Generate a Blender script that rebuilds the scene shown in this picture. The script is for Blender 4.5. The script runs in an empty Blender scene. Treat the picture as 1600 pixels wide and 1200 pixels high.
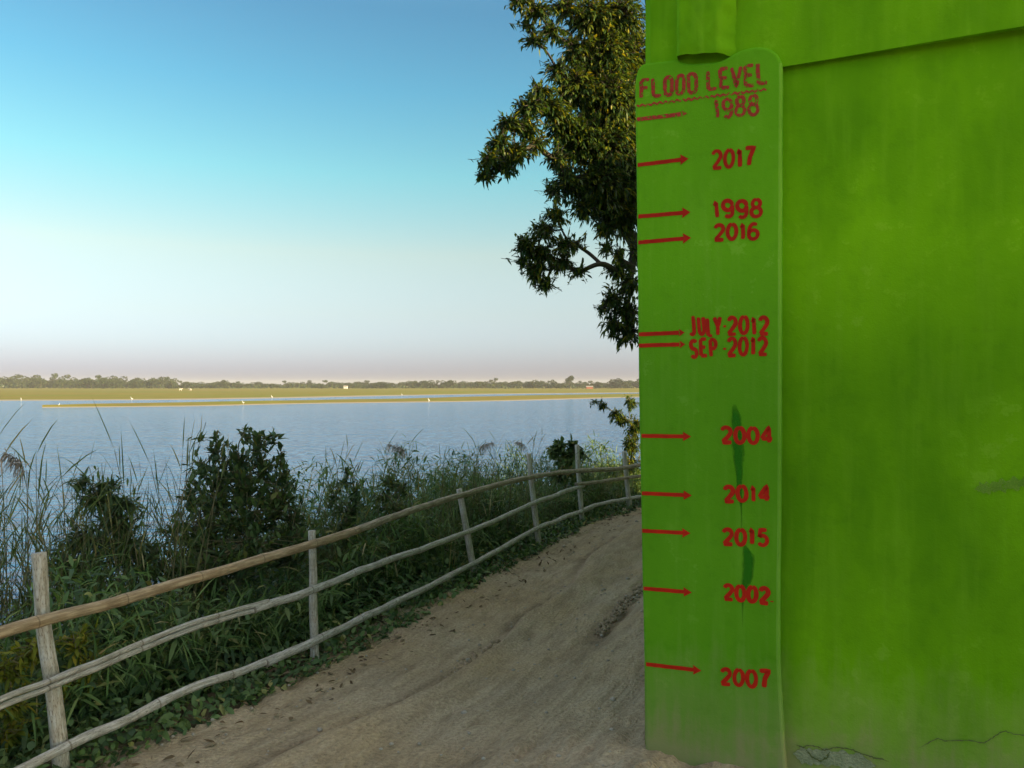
import bpy, math, random
import numpy as np
from mathutils import Vector

random.seed(7)
rng = np.random.default_rng(7)
scene = bpy.context.scene
COL = scene.collection
R = math.radians

# ------------------------------------------------------------------ camera, sky, sun, exposure
CAM_H = 1.75
FPX, HZ = 1200.0, 602.0             # focal length and horizon row of the 1600x1200 photograph
cam = bpy.data.cameras.new("camera")
cam.sensor_width = 36.0
cam.lens = 36.0 * FPX / 1600.0
cam.clip_start, cam.clip_end = 0.05, 20000.0
cam_o = bpy.data.objects.new("camera", cam)
COL.objects.link(cam_o)
cam_o.location = (0, 0, CAM_H)
cam_o.rotation_euler = (R(90.0) + math.atan2(HZ - 600.0, FPX), 0, 0)
scene.camera = cam_o

SUN_EL, SUN_AZ = 15.0, -19.0         # elevation, and angle from +X towards +Y (the sun stands to the right)
sdir = Vector((math.cos(R(SUN_EL)) * math.cos(R(SUN_AZ)), math.cos(R(SUN_EL)) * math.sin(R(SUN_AZ)), math.sin(R(SUN_EL))))
world = bpy.data.worlds.new("World")
scene.world = world
world.use_nodes = True
wn, wl = world.node_tree.nodes, world.node_tree.links
wn.clear()
sky = wn.new("ShaderNodeTexSky")
sky.sky_type = 'NISHITA'
sky.sun_disc = False
sky.sun_elevation = R(SUN_EL)
sky.sun_rotation = math.atan2(sdir.x, sdir.y)
sky.altitude = 30
sky.air_density = 1.0
sky.dust_density = 1.2
sky.ozone_density = 1.0
bg = wn.new("ShaderNodeBackground")
bg.inputs["Strength"].default_value = 0.15
wo = wn.new("ShaderNodeOutputWorld")
# colour of the air by height above the horizon: pale rose band, white, turquoise, blue; overhead an added warm boost fills the shade
tcw = wn.new("ShaderNodeTexCoord"); sepw = wn.new("ShaderNodeSeparateXYZ")
wl.new(tcw.outputs["Generated"], sepw.inputs[0])
rampw = wn.new("ShaderNodeValToRGB")
SKY_TINT = [(0.0, (.315, .355, .66)), (0.018, (.32, .355, .65)), (0.05, (.37, .40, .58)), (0.09, (.445, .44, .49)), (0.166, (.57, .53, .44)), (0.26, (.39, .62, .52)),
            (0.353, (.29, .56, .55)), (0.436, (.27, .49, .52)), (0.50, (.38, .58, .58)), (0.66, (2.2, 1.35, .86)), (1.0, (2.2, 1.35, .86))]
while len(rampw.color_ramp.elements) < len(SKY_TINT): rampw.color_ramp.elements.new(0.5)
for e_, (p_, c_) in zip(rampw.color_ramp.elements, SKY_TINT):
    e_.position = p_; e_.color = (*c_, 1)
wl.new(sepw.outputs["Z"], rampw.inputs["Fac"])
mulw = wn.new("ShaderNodeMix"); mulw.data_type = 'RGBA'; mulw.blend_type = 'MULTIPLY'
mulw.inputs[0].default_value = 1.0
wl.new(sky.outputs["Color"], mulw.inputs[6]); wl.new(rampw.outputs["Color"], mulw.inputs[7])
wl.new(mulw.outputs[2], bg.inputs["Color"])
wl.new(bg.outputs[0], wo.inputs["Surface"])

sun = bpy.data.lights.new("sun", 'SUN')
sun.energy = 5.0
sun.angle = R(0.5)
sun.color = (1.0, 0.77, 0.43)
sun_o = bpy.data.objects.new("sun", sun)
COL.objects.link(sun_o)
sun_o.rotation_euler = sdir.to_track_quat('Z', 'Y').to_euler()
sun_o.location = (40, -10, 40)

scene.view_settings.view_transform = 'Standard'
scene.view_settings.look = 'None'
scene.view_settings.gamma = 1.0
scene.view_settings.exposure = 1.5
scene.render.engine = 'CYCLES'
scene.cycles.use_denoising = True
scene.cycles.max_bounces = 8
scene.cycles.transparent_max_bounces = 16
scene.cycles.caustics_reflective = False
scene.cycles.caustics_refractive = False
scene.cycles.sample_clamp_indirect = 6.0

# ------------------------------------------------------------------ helpers
def tag(o, label=None, cat=None, group=None, kind=None):
    if label: o["label"] = label
    if cat: o["category"] = cat
    if group: o["group"] = group
    if kind: o["kind"] = kind
    return o

def empty(name, loc=(0, 0, 0), rz=0.0):
    o = bpy.data.objects.new(name, None)
    o.empty_display_size = 0.2
    COL.objects.link(o)
    o.location = loc
    o.rotation_euler = (0, 0, rz)
    return o

def copy_tree(o, parent=None):
    c = o.copy()
    COL.objects.link(c)
    if parent is not None:
        c.parent = parent
    for ch in list(o.children):
        copy_tree(ch, c)
    return c

class MB:
    """collects vertices, triangles and quads and links them as one mesh object"""
    def __init__(self):
        self.v, self.t, self.q, self.n = [], [], [], 0
        self.tm, self.qm = [], []
        self.uv = []
    def add(self, v, tris=None, quads=None, mat=0, uv=None):
        v = np.asarray(v, dtype=np.float64).reshape(-1, 3)
        if tris is not None and len(tris):
            t = np.asarray(tris, dtype=np.int64).reshape(-1, 3)
            self.t.append(t + self.n); self.tm.append(np.full(len(t), mat))
        if quads is not None and len(quads):
            q = np.asarray(quads, dtype=np.int64).reshape(-1, 4)
            self.q.append(q + self.n); self.qm.append(np.full(len(q), mat))
        self.v.append(v)
        self.uv.append(np.zeros((len(v), 2)) if uv is None else np.asarray(uv, dtype=np.float64))
        self.n += len(v)
    def mesh(self, name, mats, smooth=True):
        me = bpy.data.meshes.new(name)
        v = np.concatenate(self.v)
        uv = np.concatenate(self.uv)
        t = np.concatenate(self.t) if self.t else np.zeros((0, 3), np.int64)
        q = np.concatenate(self.q) if self.q else np.zeros((0, 4), np.int64)
        mi = np.concatenate([np.concatenate(self.tm) if self.tm else np.zeros(0), np.concatenate(self.qm) if self.qm else np.zeros(0)])
        loops = np.concatenate([t.ravel(), q.ravel()]).astype(np.int32)
        me.vertices.add(len(v)); me.vertices.foreach_set("co", v.astype(np.float32).ravel())
        me.loops.add(len(loops)); me.loops.foreach_set("vertex_index", loops)
        nf = len(t) + len(q)
        starts = np.concatenate([np.arange(len(t)) * 3, len(t) * 3 + np.arange(len(q)) * 4]).astype(np.int32)
        me.polygons.add(nf)
        me.polygons.foreach_set("loop_start", starts)
        try:
            me.polygons.foreach_set("loop_total", np.concatenate([np.full(len(t), 3), np.full(len(q), 4)]).astype(np.int32))
        except Exception:
            pass
        me.polygons.foreach_set("material_index", mi.astype(np.int32))
        me.polygons.foreach_set("use_smooth", np.full(nf, bool(smooth)))
        ul = me.uv_layers.new(name="UVMap")
        ul.data.foreach_set("uv", uv[loops].astype(np.float32).ravel())
        for m in (mats if isinstance(mats, (list, tuple)) else [mats]):
            me.materials.append(m)
        me.update(calc_edges=True)
        me.validate()
        return me
    def build(self, name, mats, parent=None, smooth=True, loc=None):
        o = bpy.data.objects.new(name, self.mesh(name, mats, smooth))
        COL.objects.link(o)
        if parent is not None: o.parent = parent
        if loc is not None: o.location = loc
        return o

def unit(a):
    return a / np.maximum(np.linalg.norm(a, axis=-1, keepdims=True), 1e-9)

def hash2(i, j, s=0):
    n = (i.astype(np.int64) * 374761393 + j.astype(np.int64) * 668265263 + s * 974711) & 0x7fffffff
    n = ((n ^ (n >> 13)) * 1274126177) & 0x7fffffff
    n = (n ^ (n >> 16)) & 0xffff
    return n / 65535.0

def vnoise(x, y, s=0):
    x = np.asarray(x, float); y = np.asarray(y, float)
    i, j = np.floor(x), np.floor(y)
    fx, fy = x - i, y - j
    fx = fx * fx * (3 - 2 * fx); fy = fy * fy * (3 - 2 * fy)
    a, b = hash2(i, j, s), hash2(i + 1, j, s)
    c, d = hash2(i, j + 1, s), hash2(i + 1, j + 1, s)
    return (a * (1 - fx) + b * fx) * (1 - fy) + (c * (1 - fx) + d * fx) * fy - 0.5

def fbm(x, y, oct=4, s=0):
    r = 0; a = 1.0
    for k in range(oct):
        r = r + a * vnoise(x * 2 ** k, y * 2 ** k, s + k * 17); a *= 0.5
    return r

def sstep(a, b, x):
    t = np.clip((x - a) / (b - a), 0, 1)
    return t * t * (3 - 2 * t)

def catmull(pts, sub=6):
    p = np.asarray(pts, float)
    if len(p) < 3:
        return np.array([p[0] + (p[-1] - p[0]) * t for t in np.linspace(0, 1, sub + 1)])
    e = np.vstack([2 * p[0] - p[1], p, 2 * p[-1] - p[-2]])
    out = []
    for k in range(len(p) - 1):
        a, b, c, d = e[k:k + 4]
        for t in np.linspace(0, 1, sub, endpoint=False):
            out.append(0.5 * (2 * b + (c - a) * t + (2 * a - 5 * b + 4 * c - d) * t * t + (3 * b - a - 3 * c + d) * t ** 3))
    out.append(p[-1])
    return np.array(out)

def tube(mb, pts, rad, n=8, mat=0, cap=True, wob=0.0):
    """swept tube along pts; rad is a number or one radius per point; uv = (length, angle)"""
    p = np.asarray(pts, float)
    m = len(p)
    r = np.full(m, rad) if np.isscalar(rad) else np.asarray(rad, float)
    T = unit(np.gradient(p, axis=0))
    ref = np.array([0, 0, 1.0]) if abs(T[0, 2]) < 0.8 else np.array([1.0, 0, 0])
    N = unit(np.cross(T, ref)); B = np.cross(T, N)
    L = np.concatenate([[0], np.cumsum(np.linalg.norm(np.diff(p, axis=0), axis=1))])
    a = np.linspace(0, 2 * math.pi, n, endpoint=False)
    rr = r[:, None] * (1 + wob * np.sin(3 * a[None] + L[:, None] * 9))
    v = p[:, None, :] + rr[..., None] * (np.cos(a)[None, :, None] * N[:, None, :] + np.sin(a)[None, :, None] * B[:, None, :])
    uv = np.stack([np.repeat(L[:, None], n, 1), np.repeat((np.abs(a / math.pi - 1))[None], m, 0)], -1)
    i = np.arange(m - 1)[:, None] * n; j = np.arange(n)[None]; j2 = (j + 1) % n
    q = np.stack([i + j, i + j2, i + n + j2, i + n + j], -1).reshape(-1, 4)
    v = v.reshape(-1, 3); uv = uv.reshape(-1, 2)
    tr = []
    if cap:
        v = np.vstack([v, p[0], p[-1]]); uv = np.vstack([uv, [0, .5], [L[-1], .5]])
        c0, c1 = m * n, m * n + 1
        for k in range(n):
            k2 = (k + 1) % n
            tr.append([c0, k2, k]); tr.append([c1, (m - 1) * n + k, (m - 1) * n + k2])
    mb.add(v, tr, q, mat, uv)

def leaves(mb, P, D, S, L, W, droop=0.3, fold=0.15, mat=0, prof=(0.12, 1.0, 0.75)):
    """many leaves at once: base P, direction D, side S, length L, width W"""
    P = np.asarray(P, float); n = len(P)
    if n == 0: return
    D = unit(np.asarray(D, float)); S = np.asarray(S, float)
    S = unit(S - D * np.sum(S * D, -1, keepdims=True))
    U = np.cross(S, D)
    L = np.broadcast_to(L, (n,))[:, None]; W = np.broadcast_to(W, (n,))[:, None]
    dr = np.broadcast_to(droop, (n,))[:, None]
    dn = np.array([0, 0, -1.0])
    def c(t): return P + D * L * t + dn * dr * L * t * t
    a, b, t_ = c(0.30), c(0.66), c(1.0)
    up = U * W * fold
    v = np.stack([c(0.0), a - S * W * .5 * prof[1] + up, a + S * W * .5 * prof[1] + up,
                  b - S * W * .5 * prof[2] + up, b + S * W * .5 * prof[2] + up, t_], 1).reshape(-1, 3)
    o = np.arange(n)[:, None] * 6
    tr = np.concatenate([o + np.array([[0, 2, 1]]), o + np.array([[3, 4, 5]])])
    q = o + np.array([[1, 2, 4, 3]])
    uv = np.tile(np.array([[0, .5], [.3, 0], [.3, 1], [.66, 0], [.66, 1], [1, .5]]), (n, 1))
    mb.add(v, tr, q, mat, uv)

def rand_dir(n):
    return unit(rng.normal(size=(n, 3)))

def box(mb, x0, x1, y0, y1, z0, z1, mat=0):
    v = [(x0, y0, z0), (x1, y0, z0), (x1, y1, z0), (x0, y1, z0), (x0, y0, z1), (x1, y0, z1), (x1, y1, z1), (x0, y1, z1)]
    mb.add(v, None, [(0, 3, 2, 1), (4, 5, 6, 7), (0, 1, 5, 4), (1, 2, 6, 5), (2, 3, 7, 6), (3, 0, 4, 7)], mat)

# ------------------------------------------------------------------ materials
class NT:
    def __init__(self, name):
        self.m = bpy.data.materials.new(name)
        self.m.use_nodes = True
        self.n, self.l = self.m.node_tree.nodes, self.m.node_tree.links
        self.n.clear()
        self.out = self.n.new("ShaderNodeOutputMaterial")
    def node(self, t, **k):
        x = self.n.new(t)
        for a, b in k.items(): setattr(x, a, b)
        return x
    def link(self, a, b): self.l.new(a, b)
    def coord(self, which="Object", scale=(1, 1, 1), loc=(0, 0, 0)):
        tc = self.node("ShaderNodeTexCoord"); mp = self.node("ShaderNodeMapping")
        mp.inputs["Scale"].default_value = scale; mp.inputs["Location"].default_value = loc
        self.link(tc.outputs[which], mp.inputs["Vector"])
        return mp.outputs["Vector"]
    def noise(self, vec, scale, detail=4, rough=0.55, dist=0.0):
        x = self.node("ShaderNodeTexNoise")
        x.inputs["Scale"].default_value = scale; x.inputs["Detail"].default_value = detail
        x.inputs["Roughness"].default_value = rough; x.inputs["Distortion"].default_value = dist
        if vec is not None: self.link(vec, x.inputs["Vector"])
        return x.outputs["Fac"]
    def ramp(self, fac, stops, interp='LINEAR'):
        x = self.node("ShaderNodeValToRGB")
        x.color_ramp.interpolation = interp
        e = x.color_ramp.elements
        while len(e) < len(stops): e.new(0.5)
        for k, (p, c) in enumerate(stops):
            e[k].position = p
            e[k].color = (c, c, c, 1) if np.isscalar(c) else (*c, 1)
        self.link(fac, x.inputs["Fac"])
        return x.outputs["Color"]
    def mix(self, fac, a, b, mode='MIX'):
        x = self.node("ShaderNodeMix", data_type='RGBA', blend_type=mode)
        for sock, val in ((x.inputs[0], fac), (x.inputs[6], a), (x.inputs[7], b)):
            if isinstance(val, (int, float)): sock.default_value = val
            elif isinstance(val, tuple): sock.default_value = (*val, 1)
            else: self.link(val, sock)
        return x.outputs[2]
    def math(self, op, a, b=None, clamp=False):
        x = self.node("ShaderNodeMath", operation=op, use_clamp=clamp)
        for k, val in enumerate((a, b)):
            if val is None: continue
            if isinstance(val, (int, float)): x.inputs[k].default_value = val
            else: self.link(val, x.inputs[k])
        return x.outputs[0]
    def bump(self, h, strength=0.5, dist=0.01, normal=None):
        x = self.node("ShaderNodeBump")
        x.inputs["Strength"].default_value = strength; x.inputs["Distance"].default_value = dist
        self.link(h, x.inputs["Height"])
        if normal is not None: self.link(normal, x.inputs["Normal"])
        return x.outputs["Normal"]
    def principled(self, color, rough=0.8, normal=None, spec=0.3):
        b = self.node("ShaderNodeBsdfPrincipled")
        if isinstance(color, tuple): b.inputs["Base Color"].default_value = (*color, 1)
        else: self.link(color, b.inputs["Base Color"])
        if isinstance(rough, (int, float)): b.inputs["Roughness"].default_value = rough
        else: self.link(rough, b.inputs["Roughness"])
        b.inputs["Specular IOR Level"].default_value = spec
        if normal is not None: self.link(normal, b.inputs["Normal"])
        return b
    def finish(self, sh):
        self.link(sh if not hasattr(sh, "outputs") else sh.outputs[0], self.out.inputs["Surface"])
        return self.m

def leaf_material(name, stops, trans=0.35, rough=0.45, spec=0.35):
    t = NT(name)
    g = t.node("ShaderNodeNewGeometry")
    c = t.ramp(g.outputs["Random Per Island"], stops)
    n = t.noise(t.coord("Object"), 1.3, 2)
    c = t.mix(t.ramp(n, [(0.35, 0.0), (0.65, 1.0)]), c, t.mix(1.0, c, (0.62, 0.68, 0.7), 'MULTIPLY'))
    p = t.principled(c, rough, None, spec)
    tr = t.node("ShaderNodeBsdfTranslucent")
    t.link(t.mix(1.0, c, (1.35, 1.15, 0.5), 'MULTIPLY'), tr.inputs["Color"])
    ms = t.node("ShaderNodeMixShader"); ms.inputs[0].default_value = trans
    t.link(p.outputs[0], ms.inputs[1]); t.link(tr.outputs[0], ms.inputs[2])
    return t.finish(ms)

def plain_material(name, c1, c2, scale=8, rough=0.85, bump=0.3, bdist=0.01, stretch=(1, 1, 1), which="Object"):
    t = NT(name)
    vec = t.coord(which, stretch)
    n = t.noise(vec, scale, 5)
    n2 = t.noise(vec, scale * 5, 4)
    c = t.mix(t.ramp(n, [(0.35, 0.0), (0.65, 1.0)]), c1, c2)
    c = t.mix(0.35, c, t.ramp(n2, [(0.3, 0.55), (0.7, 1.15)]), 'MULTIPLY')
    return t.finish(t.principled(c, rough, t.bump(n2, bump, bdist), 0.2))

M = {}
M["tree_leaf"] = leaf_material("tree_leaf", [(0.0, (0.018, 0.045, 0.013)), (0.5, (0.055, 0.110, 0.018)), (0.85, (0.14, 0.18, 0.016)), (1.0, (0.30, 0.26, 0.014))], 0.36, 0.45, 0.25)
M["bush_leaf"] = leaf_material("bush_leaf", [(0.0, (0.058, 0.102, 0.046)), (0.6, (0.088, 0.150, 0.055)), (0.95, (0.156, 0.227, 0.065)), (1.0, (0.286, 0.260, 0.065))], 0.34, 0.45)
M["fern_leaf"] = leaf_material("fern_leaf", [(0.0, (0.056, 0.119, 0.035)), (0.7, (0.088, 0.169, 0.044)), (1.0, (0.150, 0.225, 0.050))], 0.3, 0.6, 0.2)
M["yellow_fern"] = leaf_material("yellow_fern", [(0.0, (0.12, 0.16, 0.02)), (0.7, (0.22, 0.24, 0.025)), (1.0, (0.34, 0.26, 0.03))], 0.3, 0.6, 0.2)
M["reed_leaf"] = leaf_material("reed_leaf", [(0.0, (0.064, 0.108, 0.036)), (0.6, (0.129, 0.172, 0.057)), (0.9, (0.245, 0.230, 0.086)), (1.0, (0.345, 0.273, 0.129))], 0.25, 0.6, 0.2)
M["grass_blade"] = leaf_material("grass_blade", [(0.0, (0.073, 0.146, 0.044)), (0.7, (0.146, 0.254, 0.073)), (0.93, (0.262, 0.320, 0.116)), (1.0, (0.495, 0.408, 0.218))], 0.3, 0.6, 0.2)
M["weed_leaf"] = leaf_material("weed_leaf", [(0.0, (0.046, 0.099, 0.039)), (0.5, (0.106, 0.189, 0.068)), (0.9, (0.181, 0.280, 0.091)), (1.0, (0.363, 0.348, 0.121))], 0.28, 0.5)
M["dry_leaf"] = leaf_material("dry_leaf", [(0.0, (0.09, 0.06, 0.035)), (0.6, (0.17, 0.12, 0.07)), (1.0, (0.28, 0.22, 0.14))], 0.1, 0.8, 0.1)
M["far_leaf"] = leaf_material("far_leaf", [(0.0, (0.03, 0.05, 0.02)), (0.6, (0.05, 0.075, 0.028)), (1.0, (0.085, 0.1, 0.035))], 0.15, 0.7, 0.1)
M["bark"] = plain_material("bark", (0.045, 0.035, 0.026), (0.085, 0.07, 0.055), 6, 0.9, 0.6, 0.02)
M["stem"] = plain_material("stem", (0.10, 0.10, 0.05), (0.2, 0.17, 0.09), 10, 0.8)
M["plume"] = plain_material("plume", (0.30, 0.24, 0.20), (0.42, 0.34, 0.30), 30, 0.9)
M["bird_white"] = plain_material("bird_white", (0.8, 0.8, 0.78), (0.72, 0.72, 0.70), 3, 0.7)
M["cow_hide"] = plain_material("cow_hide", (0.7, 0.66, 0.58), (0.6, 0.55, 0.48), 2, 0.8)
M["hut_white"] = plain_material("hut_white", (0.75, 0.73, 0.7), (0.65, 0.63, 0.6), 1, 0.8)
M["hut_red"] = plain_material("hut_red", (0.32, 0.10, 0.06), (0.38, 0.14, 0.08), 1, 0.8)
M["hut_roof"] = plain_material("hut_roof", (0.3, 0.27, 0.25), (0.38, 0.34, 0.3), 1, 0.8)
M["pebble"] = plain_material("pebble", (0.30, 0.27, 0.22), (0.42, 0.39, 0.34), 30, 0.9)

def pole_material(name, c1, c2, fleck, flecks=0.5, node_step=None):
    t = NT(name)
    vec = t.coord("UV", (1.0, 0.35, 1))
    n = t.noise(t.coord("UV", (2.2, 1.0, 1)), 3.0, 5)
    fine = t.noise(t.coord("UV", (5, 28, 1)), 2.0, 5, 0.65)
    spot = t.noise(t.coord("UV", (9, 4.5, 1)), 5.0, 3, 0.6)
    c = t.mix(t.ramp(n, [(0.35, 0.0), (0.65, 1.0)]), c1, c2)
    c = t.mix(t.ramp(fine, [(0.35, 0.55), (0.55, 0.0)]), c, t.mix(1.0, c, (0.55, 0.5, 0.45), 'MULTIPLY'))
    c = t.mix(t.math('MULTIPLY', t.ramp(spot, [(0.53, 0.0), (0.62, 1.0)]), flecks), c, fleck)
    pale = t.noise(t.coord('UV', (3.5, 2.2, 1)), 3.0, 4, 0.6)
    c = t.mix(t.ramp(pale, [(0.52, 0.0), (0.60, 0.55)]), c, tuple(min(.72, x * 1.35 + .03) for x in c2))
    c = t.mix(t.ramp(pale, [(0.36, 0.5), (0.46, 0.0)]), c, tuple(x * .55 for x in c1))
    h = t.math('ADD', fine, t.math('MULTIPLY', spot, -0.6))
    if node_step:
        sep = t.node("ShaderNodeSeparateXYZ"); t.link(t.coord("UV"), sep.inputs[0])
        fr = t.math('FRACT', t.math('DIVIDE', sep.outputs[0], node_step))
        ring = t.math('LESS_THAN', fr, 0.018)
        c = t.mix(t.math('MULTIPLY', ring, 0.6), c, (0.16, 0.12, 0.08))
    return t.finish(t.principled(c, 0.7, t.bump(h, 0.9, 0.007), 0.2))

M["bamboo"] = pole_material("bamboo", (0.34, 0.245, 0.15), (0.44, 0.34, 0.225), (0.55, 0.46, 0.34), 0.25, 0.42)
M["pole_old"] = pole_material("pole_old", (0.33, 0.27, 0.20), (0.42, 0.36, 0.28), (0.12, 0.10, 0.08), 0.6, 0.40)
M["pole_grey"] = pole_material("pole_grey", (0.47, 0.45, 0.40), (0.58, 0.56, 0.52), (0.12, 0.11, 0.09), 0.8, 0.45)
M["post_wood"] = pole_material("post_wood", (0.49, 0.43, 0.35), (0.62, 0.57, 0.50), (0.17, 0.12, 0.085), 0.8)

def dirt_material():
    t = NT("trodden_dirt")
    vec = t.coord("Object")
    n = t.noise(vec, 0.9, 5, 0.6)
    n2 = t.noise(t.coord("UV", (0.45, 1.7, 1)), 5.0, 6, 0.65)
    n3 = t.noise(vec, 55.0, 4, 0.6)
    c = t.mix(t.ramp(n, [(0.35, 0.0), (0.65, 1.0)]), (0.46, 0.355, 0.215), (0.50, 0.42, 0.30))
    c = t.mix(t.ramp(n2, [(0.38, 0.5), (0.55, 0.0)]), c, (0.27, 0.215, 0.145))
    ra = t.node('ShaderNodeAttribute'); ra.attribute_name = 'rut'
    c = t.mix(t.math('MULTIPLY', ra.outputs['Fac'], 0.75), c, (0.20, 0.155, 0.10))
    c = t.mix(0.75, c, t.ramp(n3, [(0.28, 0.55), (0.68, 1.2)]), 'MULTIPLY')
    speck = t.noise(vec, 160.0, 2, 0.5)
    c = t.mix(t.ramp(speck, [(0.66, 0.0), (0.72, 0.6)]), c, (0.55, 0.5, 0.42))
    st = t.noise(t.coord("UV", (1.6, 7.0, 1)), 2.2, 6, 0.68)
    c = t.mix(t.ramp(st, [(0.34, 0.45), (0.46, 0.0)]), c, (0.25, 0.195, 0.125))
    c = t.mix(t.ramp(st, [(0.55, 0.0), (0.70, 0.3)]), c, (0.56, 0.48, 0.36))
    h = t.math('ADD', t.math('MULTIPLY', n2, 0.7), t.math('ADD', t.math('MULTIPLY', n3, 0.5), t.math('MULTIPLY', st, 0.45)))
    return t.finish(t.principled(c, 0.95, t.bump(h, 1.0, 0.05), 0.1))
M["dirt"] = dirt_material()
M["crumb"] = plain_material("earth_crumb", (0.24, 0.185, 0.12), (0.36, 0.29, 0.20), 20, 0.95)
M["soil"] = plain_material("bank_soil", (0.10, 0.085, 0.05), (0.17, 0.14, 0.09), 2.5, 0.95, 0.6, 0.05)

def water_material():
    t = NT("river_water")
    tc = t.node("ShaderNodeTexCoord")
    def lay(sx, sy, sc, det):
        mp = t.node("ShaderNodeMapping"); mp.inputs["Scale"].default_value = (sx, sy, 1)
        mp.inputs["Rotation"].default_value = (0, 0, R(12))
        t.link(tc.outputs["Object"], mp.inputs["Vector"])
        return t.noise(mp.outputs["Vector"], sc, det, 0.5, 0.3)
    h = t.math('ADD', t.math('MULTIPLY', lay(0.6, 1.3, 1.9, 4), 1.0), t.math('MULTIPLY', lay(0.3, 1.0, 0.35, 2), 1.6))
    p = t.principled((0.06, 0.18, 0.38), 0.10, t.bump(h, 1.0, 1.0), 0.5)
    p.inputs["IOR"].default_value = 1.33
    return t.finish(p)
M["water"] = water_material()

def plain_grass_material():
    t = NT("plain_grass")
    vec = t.coord("Object", (1, 1, 1))
    n = t.noise(t.coord("Object", (0.006, 0.03, 1)), 1.0, 5, 0.6)
    n2 = t.noise(vec, 0.15, 4)
    c = t.mix(t.ramp(n, [(0.38, 0.0), (0.62, 1.0)]), (0.15, 0.165, 0.022), (0.20, 0.155, 0.03))
    c = t.mix(0.5, c, t.ramp(n2, [(0.3, 0.7), (0.7, 1.2)]), 'MULTIPLY')
    # wet sand along the waterline
    sep = t.node("ShaderNodeSeparateXYZ"); t.link(vec, sep.inputs[0])
    sand = t.ramp(t.math('ADD', sep.outputs[2], 3.0), [(0.10, 1.0), (0.17, 0.0)])
    c = t.mix(sand, c, (0.30, 0.265, 0.21))
    return t.finish(t.principled(c, 0.9, t.bump(n2, 0.4, 0.4), 0.1))
M["plain"] = plain_grass_material()

def green_plaster(name, c_hi, c_lo, c_pale):
    t = NT(name)
    vec = t.coord("Object")
    big = t.noise(t.coord("Object", (1.6, 1.6, 0.8)), 1.5, 4, 0.6)
    streak = t.noise(t.coord("Object", (9, 9, 0.7)), 2.2, 5, 0.6)
    fine = t.noise(vec, 11, 6, 0.7)
    grain = t.noise(vec, 140, 3, 0.6)
    c = t.mix(t.ramp(big, [(0.35, 0.0), (0.65, 1.0)]), c_lo, c_hi)
    c = t.mix(t.ramp(streak, [(0.50, 0.0), (0.80, 0.35)]), c, c_pale)
    c = t.mix(t.ramp(fine, [(0.38, 0.4), (0.46, 0.0)]), c, t.mix(1.0, c, (0.8, 0.84, 0.8), 'MULTIPLY'))
    scuff = t.math('MULTIPLY', t.ramp(fine, [(0.58, 0.0), (0.62, 0.8)]), t.ramp(big, [(0.45, 0.0), (0.6, 0.6)]))
    c = t.mix(scuff, c, c_pale)
    # brighter light on the upper wall put into the paint colour, ragged edge
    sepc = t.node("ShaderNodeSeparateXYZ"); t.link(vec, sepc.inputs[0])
    top_light = t.math('ADD', sepc.outputs[2], t.math('MULTIPLY', t.math('ADD', t.math('MULTIPLY', big, 0.9), t.math('MULTIPLY', streak, 0.2)), -1.0))
    c = t.mix(t.ramp(t.math('ADD', top_light, -0.95), [(0.25, 0.0), (0.75, 1.0)]), c, t.mix(1.0, c, (1.46, 1.38, 1.0), 'MULTIPLY'))
    # mud splashed up from the ground: ragged upper edge
    sep = t.node("ShaderNodeSeparateXYZ"); t.link(vec, sep.inputs[0])
    hgt = t.math('ADD', sep.outputs[2], t.math('MULTIPLY', t.math('ADD', t.math('MULTIPLY', streak, 0.6), t.math('MULTIPLY', fine, 0.5)), -0.75))
    mud = t.ramp(t.math('ADD', hgt, 0.55), [(0.34, 0.80), (0.55, 0.30), (0.85, 0.0)])
    c = t.mix(mud, c, (0.27, 0.24, 0.12))
    h = t.math('ADD', t.math('MULTIPLY', fine, 0.8), t.math('MULTIPLY', grain, 0.25))
    return t.finish(t.principled(c, 0.85, t.bump(h, 0.40, 0.008), 0.12))
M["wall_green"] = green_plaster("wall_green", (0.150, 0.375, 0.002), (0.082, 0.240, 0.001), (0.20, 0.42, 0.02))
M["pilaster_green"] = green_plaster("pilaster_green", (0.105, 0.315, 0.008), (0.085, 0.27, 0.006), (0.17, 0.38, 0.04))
M["rim_lit_green"] = green_plaster("rim_lit_green", (0.15, 0.35, 0.035), (0.11, 0.29, 0.02), (0.22, 0.41, 0.08))  # paler pilaster green: light on the right bevel put into the colour
M["roof_concrete"] = plain_material("roof_concrete", (0.3, 0.29, 0.27), (0.4, 0.38, 0.36), 2, 0.9)
M["exposed"] = plain_material("exposed_plaster", (0.20, 0.24, 0.13), (0.30, 0.33, 0.20), 20, 0.95, 0.8, 0.01)
M["crack"] = plain_material("crack_dark", (0.085, 0.11, 0.035), (0.13, 0.15, 0.06), 20, 0.95)

def drip_material(name, c):
    t = NT(name)
    n = t.noise(t.coord("Object", (3, 3, 1)), 22, 4, 0.6)
    sep = t.node("ShaderNodeSeparateXYZ"); t.link(t.coord("UV"), sep.inputs[0])
    edge = t.math('MULTIPLY', t.math('SUBTRACT', 0.5, t.math('ABSOLUTE', t.math('SUBTRACT', sep.outputs[0], 0.5))), 2.0)
    al = t.math('MULTIPLY', t.ramp(t.math('ADD', edge, t.math('MULTIPLY', t.math('SUBTRACT', n, 0.5), 0.9)), [(0.02, 0.0), (0.5, 1.0)]), t.ramp(sep.outputs[1], [(0.0, 0.2), (0.12, 0.8), (0.75, 0.7), (1.0, 0.1)]))
    p = t.principled(c, 0.7, None, 0.12)
    tr = t.node("ShaderNodeBsdfTransparent"); ms = t.node("ShaderNodeMixShader")
    t.link(al, ms.inputs[0]); t.link(tr.outputs[0], ms.inputs[1]); t.link(p.outputs[0], ms.inputs[2])
    return t.finish(ms)
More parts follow.
